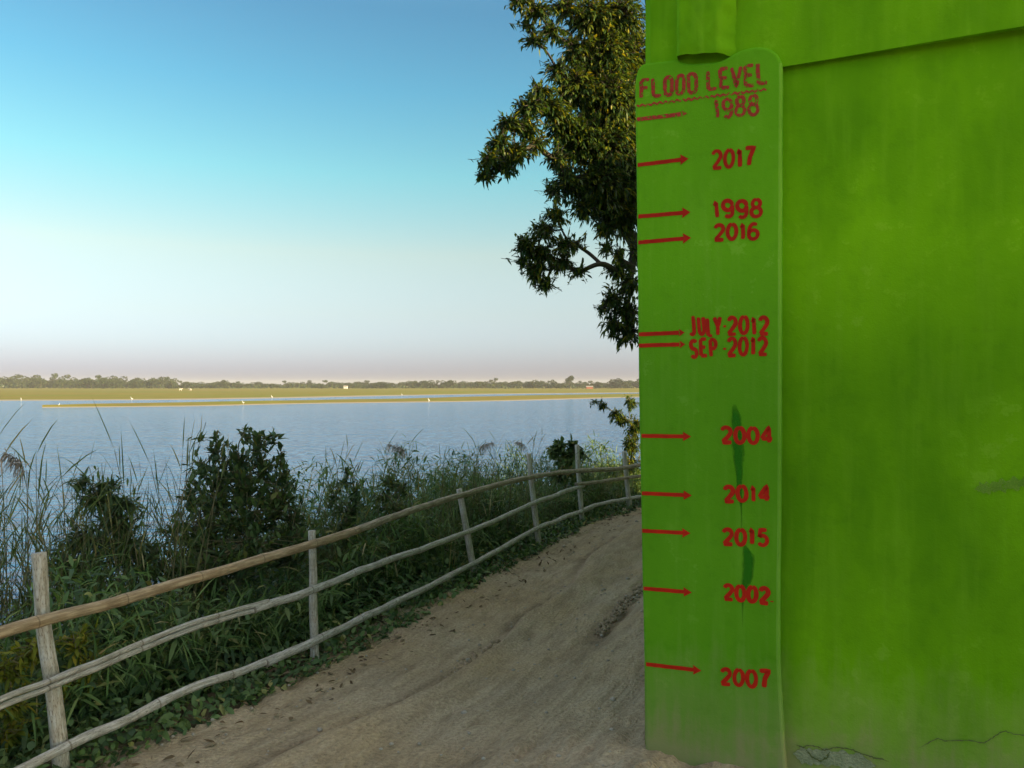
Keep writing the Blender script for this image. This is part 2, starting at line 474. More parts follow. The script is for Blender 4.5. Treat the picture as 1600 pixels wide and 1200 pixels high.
def paint_material(name, c, wear, thin=0.0):
    """brush paint with worn spots where the wall shows through"""
    t = NT(name)
    vec = t.coord("Object")
    n = t.noise(vec, 75, 4, 0.65)
    n2 = t.noise(vec, 18, 3)
    cc = t.mix(t.ramp(n2, [(0.3, 0.0), (0.7, 1.0)]), c, tuple(x * 0.72 for x in c))
    p = t.principled(cc, 0.65, t.bump(n, 0.3, 0.002), 0.15)
    tr = t.node("ShaderNodeBsdfTransparent")
    ms = t.node("ShaderNodeMixShader")
    t.link(t.math('MAXIMUM', t.ramp(n, [(wear - 0.06, 1.0), (wear + 0.06, 0.0)]), thin), ms.inputs[0])
    t.link(p.outputs[0], ms.inputs[1]); t.link(tr.outputs[0], ms.inputs[2])
    return t.finish(ms)
M["red_paint"] = paint_material("red_paint", (0.50, 0.016, 0.004), 0.24)
M["red_worn"] = paint_material("red_paint_worn", (0.50, 0.045, 0.03), 0.43)
M["drip_green"] = drip_material("drip_green", (0.018, 0.165, 0.004))
M["smear_pale"] = paint_material("smear_pale", (0.20, 0.34, 0.05), 0.42, 0.5)

# ------------------------------------------------------------------ ground shape
FENCE = np.array([(-9.0, -18.0), (-5.6, -7.0), (-3.9, -1.6), (-2.68, 1.6), (-2.06, 3.5), (-1.25, 4.85), (-0.34, 7.0), (0.24, 8.3), (0.86, 9.8), (1.63, 10.9),
                  (2.5, 12.5), (3.3, 14.8), (5.6, 18.2), (14.0, 26.0), (70.0, 50.0)])

def fence_sd(x, y):
    """signed distance to the fence line (+ on the river side) and arclength along it"""
    x = np.asarray(x, float); y = np.asarray(y, float)
    best = np.full(x.shape, 1e9); sd = np.zeros(x.shape); tt = np.zeros(x.shape); acc = 0.0
    for a, b in zip(FENCE[:-1], FENCE[1:]):
        d = b - a; L = np.hypot(*d); d = d / L
        px, py = x - a[0], y - a[1]
        t = np.clip(px * d[0] + py * d[1], 0, L)
        qx, qy = px - t * d[0], py - t * d[1]
        dist = np.hypot(qx, qy)
        side = np.where(d[0] * py - d[1] * px >= 0, 1.0, -1.0)
        m = dist < best
        best = np.where(m, dist, best); sd = np.where(m, dist * side, sd); tt = np.where(m, acc + t, tt)
        acc += L
    return sd, tt

P0 = np.array([0.528, 3.25])                   # front left corner of the house
U = np.array([0.918, -0.396]); U = U / np.hypot(*U)
V = np.array([-U[1], U[0]])                    # into the house
HOUSE_L, HOUSE_D, HOUSE_H = 16.0, 9.0, 5.45
WATER_Z = -3.0

def house_dist(x, y):
    px, py = np.asarray(x, float) - P0[0], np.asarray(y, float) - P0[1]
    a, b = px * U[0] + py * U[1], px * V[0] + py * V[1]
    dx = np.maximum(np.maximum(-a, a - HOUSE_L), 0); dy = np.maximum(np.maximum(-b, b - HOUSE_D), 0)
    return np.hypot(dx, dy), a, b

def gz(x, y):
    d, t = fence_sd(x, y)
    bank = np.where(d > 0.15, -(d - 0.15) * 0.47, 0.0)
    bank = bank + np.where(d > 0.15, 0.16 * fbm(np.asarray(x) * 0.9, np.asarray(y) * 0.9, 3, 5) * sstep(0.2, 1.2, d), 0)
    z = np.maximum(bank, -5.0)
    hd, a, b = house_dist(x, y)
    z = z + 0.21 * (1 - sstep(0.0, 1.15, hd)) * (d < 0)
    return z

def px_ray(px, py, depth):
    return np.array([(px - 800.0) / FPX * depth, depth, CAM_H - (py - HZ) / FPX * depth])

# ground: one sheet from the camera's feet to the horizon (river bed under the water)
def polar_sheet():
    mb = MB()
    rr = np.concatenate([[0.0], np.geomspace(0.35, 4200, 220)])
    na = 360
    aa = np.linspace(0, 2 * math.pi, na, endpoint=False)
    X = rr[:, None] * np.cos(aa); Y = rr[:, None] * np.sin(aa)
    Z = gz(X, Y)
    d, t = fence_sd(X, Y)
    Z = np.where(d < 0.05, Z - 0.035 - 0.12 * sstep(0.25, 0.7, -d), Z)
    v = np.stack([X, Y, Z], -1).reshape(-1, 3)
    i = np.arange(len(rr) - 1)[:, None] * na; j = np.arange(na)[None]; j2 = (j + 1) % na
    q = np.stack([i + j, i + na + j, i + na + j2, i + j2], -1).reshape(-1, 4)
    mb.add(v, None, q)
    return mb.build("ground", M["soil"])
tag(polar_sheet(), "dark soil of the river bank under the plants", "ground", kind="structure")

def path_sheet():
    h = 0.023
    xs = np.arange(-4.0, 5.6, h); ys = np.arange(0.2, 19.0, h)
    X, Y = np.meshgrid(xs, ys)
    d, t = fence_sd(X, Y); w = -d
    hd, a, b = house_dist(X, Y)
    edge = 0.04 + 0.24 * fbm(t * 1.1, t * 0.0 + 3, 4, 21) + 0.1 * fbm(X * 5, Y * 5, 2, 9)
    keep_v = (w > edge) & (w < 7.5) & ~((a > 0.05) & (b > 0.12) & (a < HOUSE_L) & (b < HOUSE_D))
    Z = gz(X, Y) + 0.006
    along = t; 
    # trodden lane, wheel ruts and a crumbling lip, all running along the path
    lane = 0.03 * fbm(along * 0.35, w * 1.3, 3, 31)
    r1 = 0.80 + 0.10 * np.sin(along * 0.8) + 0.12 * fbm(along * 0.9, w * 0, 3, 33)
    lip = 0.045 * sstep(0, 0.05, w - r1) * (1 - sstep(0.10, 0.7, w - r1)) * sstep(-0.2, 0.25, fbm(along * 0.5, w * 0, 2, 35) + 0.1)
    r2 = 1.62 + 0.2 * fbm(along * 0.7, w * 0 + 7, 3, 37)
    rut = -0.045 * np.exp(-((w - r2) / 0.10) ** 2) * sstep(-0.25, 0.2, fbm(along * 0.45, w * 0 + 2, 2, 39))
    rut = rut - 0.035 * np.exp(-((w - 1.15 - 0.15 * fbm(along * 0.6, w * 0 + 4, 2, 36)) / 0.15) ** 2)
    rough = sstep(1.7, 2.5, w + 0.5 * fbm(along * 0.8, w, 2, 41)) * (1 - 0.4 * sstep(4, 6, w))
    lumps = (0.35 + 0.65 * sstep(0.05, 0.5, hd)) * rough * (0.13 * fbm(along * 4.2, w * 7.0, 5, 43) + 0.07 * np.abs(fbm(along * 6, w * 12, 3, 45)))
    grit = 0.016 * fbm(along * 7, w * 12, 5, 47)
    crumble = (1 - sstep(0.0, 0.45, w)) * 0.05 * fbm(X * 7, Y * 7, 3, 49)
    Z = Z + lane + lip + rut + lumps + grit + crumble
    ny, nx = X.shape
    idx = np.full(X.shape, -1); 
    kq = keep_v[:-1, :-1] & keep_v[1:, :-1] & keep_v[:-1, 1:] & keep_v[1:, 1:]
    used = np.zeros(X.shape, bool)
    used[:-1, :-1] |= kq; used[1:, :-1] |= kq; used[:-1, 1:] |= kq; used[1:, 1:] |= kq
    idx[used] = np.arange(used.sum())
    q = np.stack([idx[:-1, :-1][kq], idx[:-1, 1:][kq], idx[1:, 1:][kq], idx[1:, :-1][kq]], -1)
    mb = MB()
    mb.add(np.stack([X[used], Y[used], Z[used]], -1), None, q, 0, np.stack([along[used], w[used]], -1))
    po = mb.build("path", M["dirt"])
    # darker tone along the ruts, kept as a point attribute of the path mesh
    brk = sstep(-.2, .2, fbm(along * 1.1, w * .8, 3, 63))
    mask = 0.9 * np.exp(-((w - r1 + .02) / .045) ** 2) * brk + 0.8 * np.exp(-((w - r2) / .09) ** 2) * sstep(-.25, .1, fbm(along * .9, w, 3, 65)) + 0.5 * np.exp(-((w - 1.15) / .16) ** 2) * sstep(-.1, .3, fbm(along * .8, w * 3, 3, 67))
    mask = np.clip(mask * (1 + 1.2 * fbm(along * 9, w * 16, 3, 69)), 0, 1)
    at = po.data.attributes.new("rut", 'FLOAT', 'POINT')
    at.data.foreach_set("value", mask[used].astype(np.float32))
    return po
tag(path_sheet(), "trodden pale dirt path with ruts between the fence and the green house", "path", kind="structure")

# river
mb = MB()
S_ = 4200
mb.add([(-S_, -60, WATER_Z), (S_, -60, WATER_Z), (S_, S_, WATER_Z), (-S_, S_, WATER_Z)], None, [(0, 1, 2, 3)])
tag(mb.build("river", M["water"]), "wide rippled blue grey river", "river", kind="structure")

def water_pt(px, dy):
    dep = (CAM_H - WATER_Z) * FPX / dy
    return ((px - 800) / FPX * dep, dep)

def land(name, near, far, hgt, label):
    """a low piece of land between two shorelines, swelling from the water's edge"""
    mb = MB()
    near = np.array(near, float); far = np.array(far, float)
    k = 90
    def res(c):
        L = np.concatenate([[0], np.cumsum(np.hypot(*np.diff(c, axis=0).T))])
        s = np.linspace(0, L[-1], k)
        return np.stack([np.interp(s, L, c[:, 0]), np.interp(s, L, c[:, 1])], -1)
    A, B = res(near), res(far)
    f = np.array([0, 0.01, 0.02, 0.04, 0.08, 0.16, 0.3, 0.5, 0.7, 0.84, 0.92, 0.97, 1.0])
    prof = np.array([-0.25, -0.03, 0.03, 0.1, 0.22, 0.5, 0.8, 1.0, 0.9, 0.55, 0.25, 0.05, -0.25])
    if name == "far_bank":
        f = np.array([0, 0.0016, 0.004, 0.008, 0.016, 0.03, 0.05, 0.06, 0.1, 0.2, 0.5, 1.0])
        prof = np.array([-0.25, -0.02, 0.10, 0.25, 0.45, 0.6, 0.75, 0.85, 0.95, 1.0, 1.0, 1.0])
    G = A[:, None, :] * (1 - f)[None, :, None] + B[:, None, :] * f[None, :, None]
    wob = fbm(G[..., 0] * 0.03, G[..., 1] * 0.03, 3, 61)
    Z = WATER_Z + hgt * prof[None] * (1 + 0.5 * wob)
    v = np.concatenate([G, Z[..., None]], -1).reshape(-1, 3)
    m = len(f)
    i = np.arange(k - 1)[:, None] * m; j = np.arange(m - 1)[None]
    q = np.stack([i + j, i + m + j, i + m + j + 1, i + j + 1], -1).reshape(-1, 4)
    mb.add(v, None, q)
    return tag(mb.build(name, M["plain"]), label, "land", kind="structure")

sb_near = [water_pt(*p) for p in ((66, 34.8), (160, 34.2), (312, 32.8), (420, 30), (500, 28.6), (600, 27.4), (719, 26), (844, 23.4), (994, 19), (1200, 15), (1500, 12))]
sb_far = [water_pt(*p) for p in ((66, 34.3), (130, 31.5), (220, 29.4), (312, 28), (500, 24), (600, 21.2), (719, 18.4), (844, 15.4), (994, 13), (1200, 11), (1500, 9.6))]
land("sandbar", sb_near, sb_far, 0.5, "low grassy sandbar in the river with a pale edge")
fb_near = [water_pt(*p) for p in ((-900, 28), (-300, 26), (0, 25), (150, 24.6), (312, 23.2), (500, 19.8), (600, 17.3), (719, 15), (844, 13.4), (994, 11.8), (1200, 10), (1600, 8.5), (2400, 8))]
fb_far = [(x, 4100) for x in np.linspace(-4150, 4150, len(fb_near))]
land("far_bank", fb_near, fb_far, 1.0, "flat golden grass plain on the far side of the river")

# ------------------------------------------------------------------ green house
def to_local(px, py):
    """photo pixel -> (s, z) on the front plane of the house"""
    rx = (px - 800.0) / FPX
    s = (rx * P0[1] - P0[0]) / (U[0] - rx * U[1])
    dep = P0[1] + s * U[1]
    return np.array([s, CAM_H - (py - HZ) / FPX * dep])

house = empty("house", (P0[0], P0[1], 0), math.atan2(U[1], U[0]))
tag(house, "bright green plastered house with red flood levels painted on its corner pilaster", "house")

ZB = to_local(1420, 69)[1]                       # underside of the plaster band
def grid_face(mb, s0, s1, z0, z1, yfun, h=0.05, flip=False):
    ns, nz = max(2, int((s1 - s0) / h) + 1), max(2, int((z1 - z0) / h) + 1)
    S, Z = np.meshgrid(np.linspace(s0, s1, ns), np.linspace(z0, z1, nz))
    v = np.stack([S, yfun(S, Z), Z], -1).reshape(-1, 3)
    i = np.arange(nz - 1)[:, None] * ns; j = np.arange(ns - 1)[None]
    q = np.stack([i + j, i + j + 1, i + ns + j + 1, i + ns + j], -1).reshape(-1, 4)
    mb.add(v, None, q)

mb = MB()
grid_face(mb, 0.02, HOUSE_L, -0.4, ZB + 0.05, lambda s, z: 0.055 + 0.010 * fbm(s * 1.7, z * 1.5, 3, 71) + 0.016 * sstep(0.66, 0.58, s) * 0, 0.05)
box(mb, 0.02, HOUSE_L - 0.02, 0.075, HOUSE_D, -0.4, HOUSE_H)
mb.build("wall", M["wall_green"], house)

# plaster band over the wall (its underside throws the dark line)
def band_y(s, z):
    lean = -0.030 * sstep(0.55, 1.5, s)
    return 0.026 + lean + (0.014 * fbm(s * 3.1, z * 3.0, 4, 73) + 0.012 * fbm(s * 9, z * 9, 3, 74) * sstep(1.3, 0.5, s)) * sstep(ZB, ZB + 0.06, z)
mb = MB()
s_band = 0.052
grid_face(mb, s_band, HOUSE_L - 0.05, ZB, HOUSE_H - 0.05, band_y, 0.03)
ss = np.linspace(s_band, HOUSE_L - 0.05, 330)
f = band_y(ss, np.full_like(ss, ZB))
v = np.concatenate([np.stack([ss, f, np.full_like(ss, ZB)], -1), np.stack([ss, np.full_like(ss, 0.10), np.full_like(ss, ZB + 0.02)], -1)])
i = np.arange(len(ss) - 1)
mb.add(v, None, np.stack([i, i + len(ss), i + len(ss) + 1, i + 1], -1))
zz = np.linspace(ZB, HOUSE_H - 0.05, 50)
wob = 0.010 * fbm(zz * 5, zz * 0, 3, 75)
v = np.concatenate([np.stack([s_band + 0 * wob, band_y(np.full_like(zz, s_band), zz), zz], -1), np.stack([s_band + 0.012 + 0 * zz, np.full_like(zz, 0.12), zz], -1)])
i = np.arange(len(zz) - 1)
mb.add(v, None, np.stack([i, i + 1, i + len(zz) + 1, i + len(zz)], -1))
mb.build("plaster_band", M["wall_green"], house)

mb = MB()
box(mb, -0.02, HOUSE_L + 0.15, 0.09, HOUSE_D + 0.15, HOUSE_H, HOUSE_H + 0.16)
mb.build("roof_slab", M["roof_concrete"], house)

# pilaster: outline taken at real size, rounded rim
out_px = [(1010, 1300), (1008, 1200), (1006, 1050), (1003, 900), (1000, 750), (997.5, 600), (995.5, 450), (994, 300), (992.5, 200), (992, 140), (993, 122), (996, 109), (1002, 100.5), (1012, 97),
          (1035, 94.5), (1056, 92), (1066, 96), (1080, 98), (1100, 97), (1122, 95), (1136, 89), (1148, 82), (1162, 76), (1180, 72), (1198, 73), (1212, 80), (1220, 92), (1223, 108),
          (1222, 200), (1222, 300), (1221, 450), (1221, 600), (1220, 750), (1219, 900), (1218, 1000), (1219, 1050), (1222, 1110), (1226, 1170), (1231, 1230), (1236, 1300)]
out = np.array([to_local(*p) for p in out_px])
out = catmull(np.c_[out, np.zeros(len(out))], 3)[:, :2]
out[:, 0] += 0.0022 * fbm(out[:, 1] * 6, out[:, 1] * 0, 3, 77)
nxt, prv = np.roll(out, -1, 0), np.roll(out, 1, 0)
tn = unit(nxt - prv); inn = np.stack([tn[:, 1], -tn[:, 0]], -1)      # inward normal (outline runs clockwise)
cen = out.mean(0)
if np.sum(inn[20] * (cen - out[20])) < 0: inn = -inn
mb = MB()
rings = [(0.0, 0.075), (0.0, 0.014), (0.0025, 0.006), (0.007, 0.0018), (0.013, 0.0)]
n = len(out); vs = []
for ins, y in rings:
    p = out + inn * ins
    vs.append(np.stack([p[:, 0], np.full(n, y), p[:, 1]], -1))
# front face: rows between left and right rims
v = np.concatenate(vs)
q = []
for r_ in range(len(rings) - 1):
    for k in range(n):
        k2 = (k + 1) % n
        q.append((r_ * n + k, r_ * n + k2, (r_ + 1) * n + k2, (r_ + 1) * n + k))
mb.add(v, None, q)
me_p = bpy.data.meshes.new("pilaster_face")
pilaster = mb.build("pilaster", [M["pilaster_green"], M["rim_lit_green"]], house)
import bmesh
bm = bmesh.new(); bm.from_mesh(pilaster.data); bm.verts.ensure_lookup_table()
face = bm.faces.new([bm.verts[(len(rings) - 1) * n + k] for k in range(n)])
bmesh.ops.recalc_face_normals(bm, faces=bm.faces)
bmesh.ops.triangulate(bm, faces=[face])
bm.normal_update()
bm.to_mesh(pilaster.data); bm.free()
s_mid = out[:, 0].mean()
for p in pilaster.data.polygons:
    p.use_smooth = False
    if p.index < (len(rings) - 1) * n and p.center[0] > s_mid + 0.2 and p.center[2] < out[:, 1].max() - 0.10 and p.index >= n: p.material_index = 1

# corbel block above the pilaster with a hollow below it
mb = MB()
cs0, cs1 = to_local(1059, 60)[0], to_local(1150, 60)[0]
cz0 = to_local(1100, 83)[1]
def corbel_y(s, z):
    return -0.030 + 0.014 * sstep(cs0 + 0.014, cs0, s) + 0.052 * sstep(cs1 - 0.085, cs1 - 0.004, s + 0.05 * fbm(z * 9, z * 0, 4, 85)) + 0.016 * fbm(s * 9, z * 7, 4, 81)
S_, Z_ = np.meshgrid(np.linspace(cs0, cs1, 40), np.linspace(0, 1, 90))
zb0 = cz0 + 0.002 - 0.030 * (S_ - cs0) / (cs1 - cs0) + 0.006 * fbm(S_ * 16, S_ * 0, 3, 83)
Z_ = zb0 + (cz0 + 0.9 - zb0) * Z_
G_ = np.stack([S_, corbel_y(S_, Z_), Z_], -1)
i = np.arange(89)[:, None] * 40; j = np.arange(39)[None]
mb.add(G_.reshape(-1, 3), None, np.stack([i + j, i + j + 1, i + 41 + j, i + 40 + j], -1).reshape(-1, 4))
a_ = G_[:, 0]; b_ = np.stack([a_[:, 0] - 0.006, np.full(90, 0.06), a_[:, 2]], -1)
i = np.arange(89)
mb.add(np.concatenate([a_, b_]), None, np.stack([i, i + 1, i + 91, i + 90], -1))
a_ = G_[0]; b_ = np.stack([a_[:, 0], np.full(40, 0.09), a_[:, 2] + 0.05], -1)
i = np.arange(39)
mb.add(np.concatenate([a_, b_]), None, np.stack([i, i + 40, i + 41, i + 1], -1))
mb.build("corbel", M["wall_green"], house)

# --- brush lettering
def arc(cx, cy, rx, ry, a0, a1, k=14):
    a = np.radians(np.linspace(a0, a1, k))
    return [(cx + rx * math.cos(x), cy + ry * math.sin(x)) for x in a]
GL = {  # strokes in a 0..1 box
    '0': [arc(.5, .5, .42, .5, 90, 450, 24)],
    '1': [[(.22, .74), (.42, .84), (.56, 1.0), (.56, 0)]],
    '2': [arc(.48, .72, .40, .28, 165, -35, 12) + [(.55, .34), (.10, .03)], [(.06, 0), (.92, 0)]],
    '4': [[(.72, 0), (.72, 1.0), (.04, .26)], [(.04, .25), (1.0, .25)]],
    '5': [[(.86, 1.0), (.26, 1.0), (.18, .52)] + arc(.46, .32, .42, .32, 140, -150, 14)],
    '6': [[(.80, .93)] + arc(.5, .55, .42, .45, 75, 180, 8) + arc(.5, .30, .42, .30, 180, 540, 18)],
    '7': [[(.06, 1.0), (.92, 1.0), (.52, .5), (.40, 0)]],
    '8': [arc(.5, .76, .33, .24, 90, 450, 18), arc(.5, .26, .42, .27, 90, 450, 18)],
    '9': [arc(.5, .70, .40, .30, 0, 360, 18), [(.90, .70), (.88, .38)] + arc(.5, .28, .36, .28, 0, -140, 8)],
    'F': [[(.12, 0), (.12, 1.0)], [(.12, 1.0), (.95, 1.0)], [(.12, .55), (.78, .55)]],
    'L': [[(.14, 1.0), (.14, 0)], [(.14, 0), (.95, 0)]],
    'O': [[(.15, .2), (.15, .8)] + arc(.5, .8, .35, .2, 180, 0, 8) + [(.85, .2)] + arc(.5, .2, .35, .2, 0, -180, 8)],
    'D': [[(.12, 0), (.12, 1.0)], [(.12, 1.0), (.5, 1.0)] + arc(.5, .75, .38, .25, 90, 0, 6) + arc(.5, .25, .38, .25, 0, -90, 6) + [(.12, 0)]],
    'E': [[(.14, 0), (.14, 1.0)], [(.14, 1.0), (.92, 1.0)], [(.14, .52), (.78, .52)], [(.14, 0), (.95, 0)]],
    'V': [[(.05, 1.0), (.48, 0), (.95, 1.0)]],
    'J': [[(.45, 1.0), (.95, 1.0)], [(.72, 1.0), (.72, .25)] + arc(.42, .22, .30, .22, 0, -150, 8)],
    'U': [[(.14, 1.0), (.14, .25)] + arc(.5, .25, .36, .25, 180, 360, 10) + [(.86, 1.0)]],
    'Y': [[(.05, 1.0), (.5, .48), (.5, 0)], [(.95, 1.0), (.53, .46)]],
    'S': [arc(.5, .75, .38, .25, 30, 270, 12) + arc(.5, .25, .38, .25, 90, -150, 12)],
    'P': [[(.14, 0), (.14, 1.0)], [(.14, 1.0), (.5, 1.0)] + arc(.5, .74, .38, .26, 90, -90, 9) + [(.14, .48)]],
    '.': [[(.5, .40), (.5, .52)]],
    '_': [[(.5, .02), (.5, .10)]],
}
stroke_n = [0]
def ribbon(mb, pts, width, jitter=0.1, taper=True):
    """flat brush stroke through (s, z) points on the front plane; each stroke lies a hair above the last"""
    p = np.array(pts, float)
    q_ = [p[0]]
    for a, b in zip(p[:-1], p[1:]):
        k = max(1, int(np.hypot(*(b - a)) / 0.006))
        for t in range(1, k + 1): q_.append(a + (b - a) * t / k)
    p = np.array(q_)
    T = unit(np.gradient(p, axis=0)); N = np.stack([-T[:, 1], T[:, 0]], -1)
    ph = rng.uniform(0, 100)
    L = np.arange(len(p)) * 0.006
    wl_ = width * .5 * (1 + jitter * 2 * vnoise(L * 60 + ph, L * 0, 3)); wr_ = width * .5 * (1 + jitter * 2 * vnoise(L * 60 + ph, L * 0 + 9, 4))
    if taper:
        e = np.minimum(np.arange(len(p)), np.arange(len(p))[::-1]); f = np.clip(0.72 + 0.28 * e, 0, 1); wl_ *= f; wr_ *= f
    stroke_n[0] += 1
    y = -0.0012 - 0.00011 * (stroke_n[0] % 9)
    a, b = p + N * wl_[:, None], p - N * wr_[:, None]
    v = np.concatenate([np.c_[a[:, 0], np.full(len(p), y), a[:, 1]], np.c_[b[:, 0], np.full(len(p), y), b[:, 1]]])
    i = np.arange(len(p) - 1); m = len(p)
    mb.add(v, None, np.stack([i, i + m, i + m + 1, i + 1], -1))

def word(name, text, tl, tr_, bl, br, stroke_px, mat, gap=0.16, widths=None):
    """letters in the pixel quad tl,tr,bl,br of the painted front"""
    mb = MB()
    tl, tr_, bl, br = [to_local(*p) for p in (tl, tr_, bl, br)]
    wd = [(widths or {}).get(c, 0.45 if c in '._' else (0.62 if c == '1' else 1.0)) for c in text]
    tot = sum(wd) + gap * (len(text) - 1)
    x = 0
    sw = stroke_px * 3.15 / FPX
    for c, w in zip(text, wd):
        jz = rng.uniform(-.05, .05); sl = rng.uniform(-.08, .08)
        if c != ' ':
            for st in GL[c]:
                pts = []
                for gx, gy in st:
                    u = (x + (gx + sl * (gy - .5)) * w) / tot; vv = gy + jz
                    pts.append((bl * (1 - u) + br * u) * (1 - vv) + (tl * (1 - u) + tr_ * u) * vv)
                ribbon(mb, pts, sw * rng.uniform(.92, 1.08))
        x += w + gap
    return mb.build(name, mat, pilaster, False)

def arrow(a, b, mat, th=6.5, head=(15, 18)):
    mb = MB()
    A, B = to_local(*a), to_local(*b)
    sc = 3.15 / FPX
    ribbon(mb, [A + (0.004, 0), A + (B - A) * .5, B - (B - A) * .12], th * sc, 0.07, False)
    d = unit((B - A)[None])[0]; nn = np.array([-d[1], d[0]])
    hb = B - d * head[0] * sc
    stroke_n[0] += 1
    y = -0.0024
    pts = [B, hb + nn * head[1] * .5 * sc, hb + d * 0.004, hb - nn * head[1] * .5 * sc]
    mb.add([(p[0], y, p[1]) for p in pts], [(0, 1, 2), (0, 2, 3)])
    return mb.build("painted_arrow", mat, pilaster, False)

RP, RW = M["red_paint"], M["red_worn"]
tag(word("painted_heading", "FLOOD", (1000, 126), (1090, 114.5), (1001, 153), (1090, 144), 6.0, RW, 0.22), "faded red heading reading FLOOD")
tag(word("painted_heading", "LEVEL", (1104, 112), (1198, 98.5), (1105, 140), (1200, 130.5), 6.0, RW, 0.22), "faded red heading reading LEVEL")
mb = MB()
zig = []
for k in range(46):
    t = k / 45; x = 995 + t * 203; y = 165.5 - t * 26 + (1.6 if k % 2 else -1.6)
    zig.append(to_local(x, y))
ribbon(mb, zig, 3.2 * 3.15 / FPX, 0.35)
tag(mb.build("painted_underline", RW, pilaster, False), "worn wavy red line under the heading")
rows = [
    ("1988", (1114, 156), (1186, 149), (1116, 183), (1186, 180), (993.5, 187), (1074, 177), 5.4, RW),
    ("2017", (1113, 236), (1180, 230), (1113, 263), (1180, 257), (995, 258), (1076, 248), 6.0, RP),
    ("1998", (1113, 316), (1191, 311), (1115, 340), (1191, 338), (996, 338.5), (1079, 331.5), 6.0, RP),
    ("2016", (1116, 353), (1186, 349), (1116, 376), (1186, 373), (996, 379), (1080, 371.5), 6.0, RP),
]
for t_, tl, tr_, bl, br, a, b, sp, mt in rows:
    tag(word("painted_year", t_, tl, tr_, bl, br, sp, mt, 0.22), "red painted year " + t_)
    tag(arrow(a, b, RW if t_ == "1988" else RP, head=(9, 10) if t_ == "1988" else (13, 17)), "red arrow for the year " + t_)
tag(word("painted_month", "JULY.", (1076, 498), (1134, 495), (1078, 524), (1135, 523), 5.8, RP, 0.34, {'.': .4, 'L': .75}), "red painted month JULY")
tag(word("painted_year", "2012", (1137, 496), (1201, 495), (1137, 522), (1201, 521), 6.0, RP, 0.26), "red painted year 2012 beside JULY")
tag(arrow((997, 522.5), (1070, 519.5), RP, 6.5, (9, 12)), "red arrow for JULY 2012")
tag(word("painted_month", "SEP .", (1078, 531), (1134, 530), (1079, 557), (1136, 556), 5.8, RP, 0.34, {' ': .1, '.': .5}), "red painted month SEP")
tag(word("painted_year", "2012", (1137, 529), (1199, 528), (1137, 556), (1199, 554), 6.0, RP, 0.26), "red painted year 2012 beside SEP")
tag(arrow((997, 540), (1071, 538), RP, 6.5, (9, 12)), "red arrow for SEP 2012")
rows = [
    ("2004", (1127, 668), (1206, 668), (1127, 691.5), (1207, 692), (1001, 681), (1080, 682)),
    ("2014", (1131, 759.5), (1202, 760), (1131, 782.5), (1203, 783), (1001.5, 770.5), (1081, 774)),
    ("2015", (1129, 826), (1200, 828), (1129, 849), (1201, 852), (1002, 829), (1079, 833)),
    ("2002_", (1131, 914), (1207, 919), (1131, 936), (1207, 942), (1004, 919), (1081, 925.5)),
    ("2007", (1126, 1044), (1203, 1048), (1126, 1067), (1203, 1074), (1008, 1037), (1096, 1047.5)),
]
for t_, tl, tr_, bl, br, a, b in rows:
    tag(word("painted_year", t_, tl, tr_, bl, br, 6.5, RP, 0.22, {'_': .12}), "red painted year " + t_.strip("_"))
    tag(arrow(a, b, RP, 6.3, (13, 15)), "red arrow for the year " + t_.strip("_"))

# dark green paint runs below the year 2004
def blot(name, L_px, R_px, mat, parent, label, y=-0.0006):
    mb = MB()
    a = np.array([to_local(*p) for p in L_px]); b = np.array([to_local(*p) for p in R_px])
    a = catmull(np.c_[a, a[:, 0] * 0], 4)[:, :2]; b = catmull(np.c_[b, b[:, 0] * 0], 4)[:, :2]
    m = len(a)
    v = np.concatenate([np.c_[a[:, 0], np.full(m, y), a[:, 1]], np.c_[b[:, 0], np.full(m, y), b[:, 1]]])
    i = np.arange(m - 1); ln = np.linspace(0, 1, m)
    mb.add(v, None, np.stack([i, i + m, i + m + 1, i + 1], -1), 0, np.concatenate([np.c_[0 * ln, ln], np.c_[0 * ln + 1, ln]]))
    return tag(mb.build(name, mat, parent, False), label)
blot("paint_drip", [(1144, 632), (1141.5, 650), (1142, 680), (1143.5, 712), (1148, 735), (1150, 758), (1154, 782), (1157, 800), (1157.5, 850)],
     [(1150, 632), (1159, 652), (1162, 680), (1164, 712), (1162, 735), (1161, 758), (1160.5, 782), (1160, 800), (1159.5, 850)], M["drip_green"], pilaster, "long dark green paint run through the year 2004")
blot("paint_drip", [(1161, 850), (1159, 868), (1158, 885), (1157, 905), (1158, 930), (1159, 980)],
     [(1164, 850), (1179, 868), (1180, 885), (1177, 905), (1164, 930), (1161, 980)], M["drip_green"], pilaster, "short dark green paint run above the year 2002")

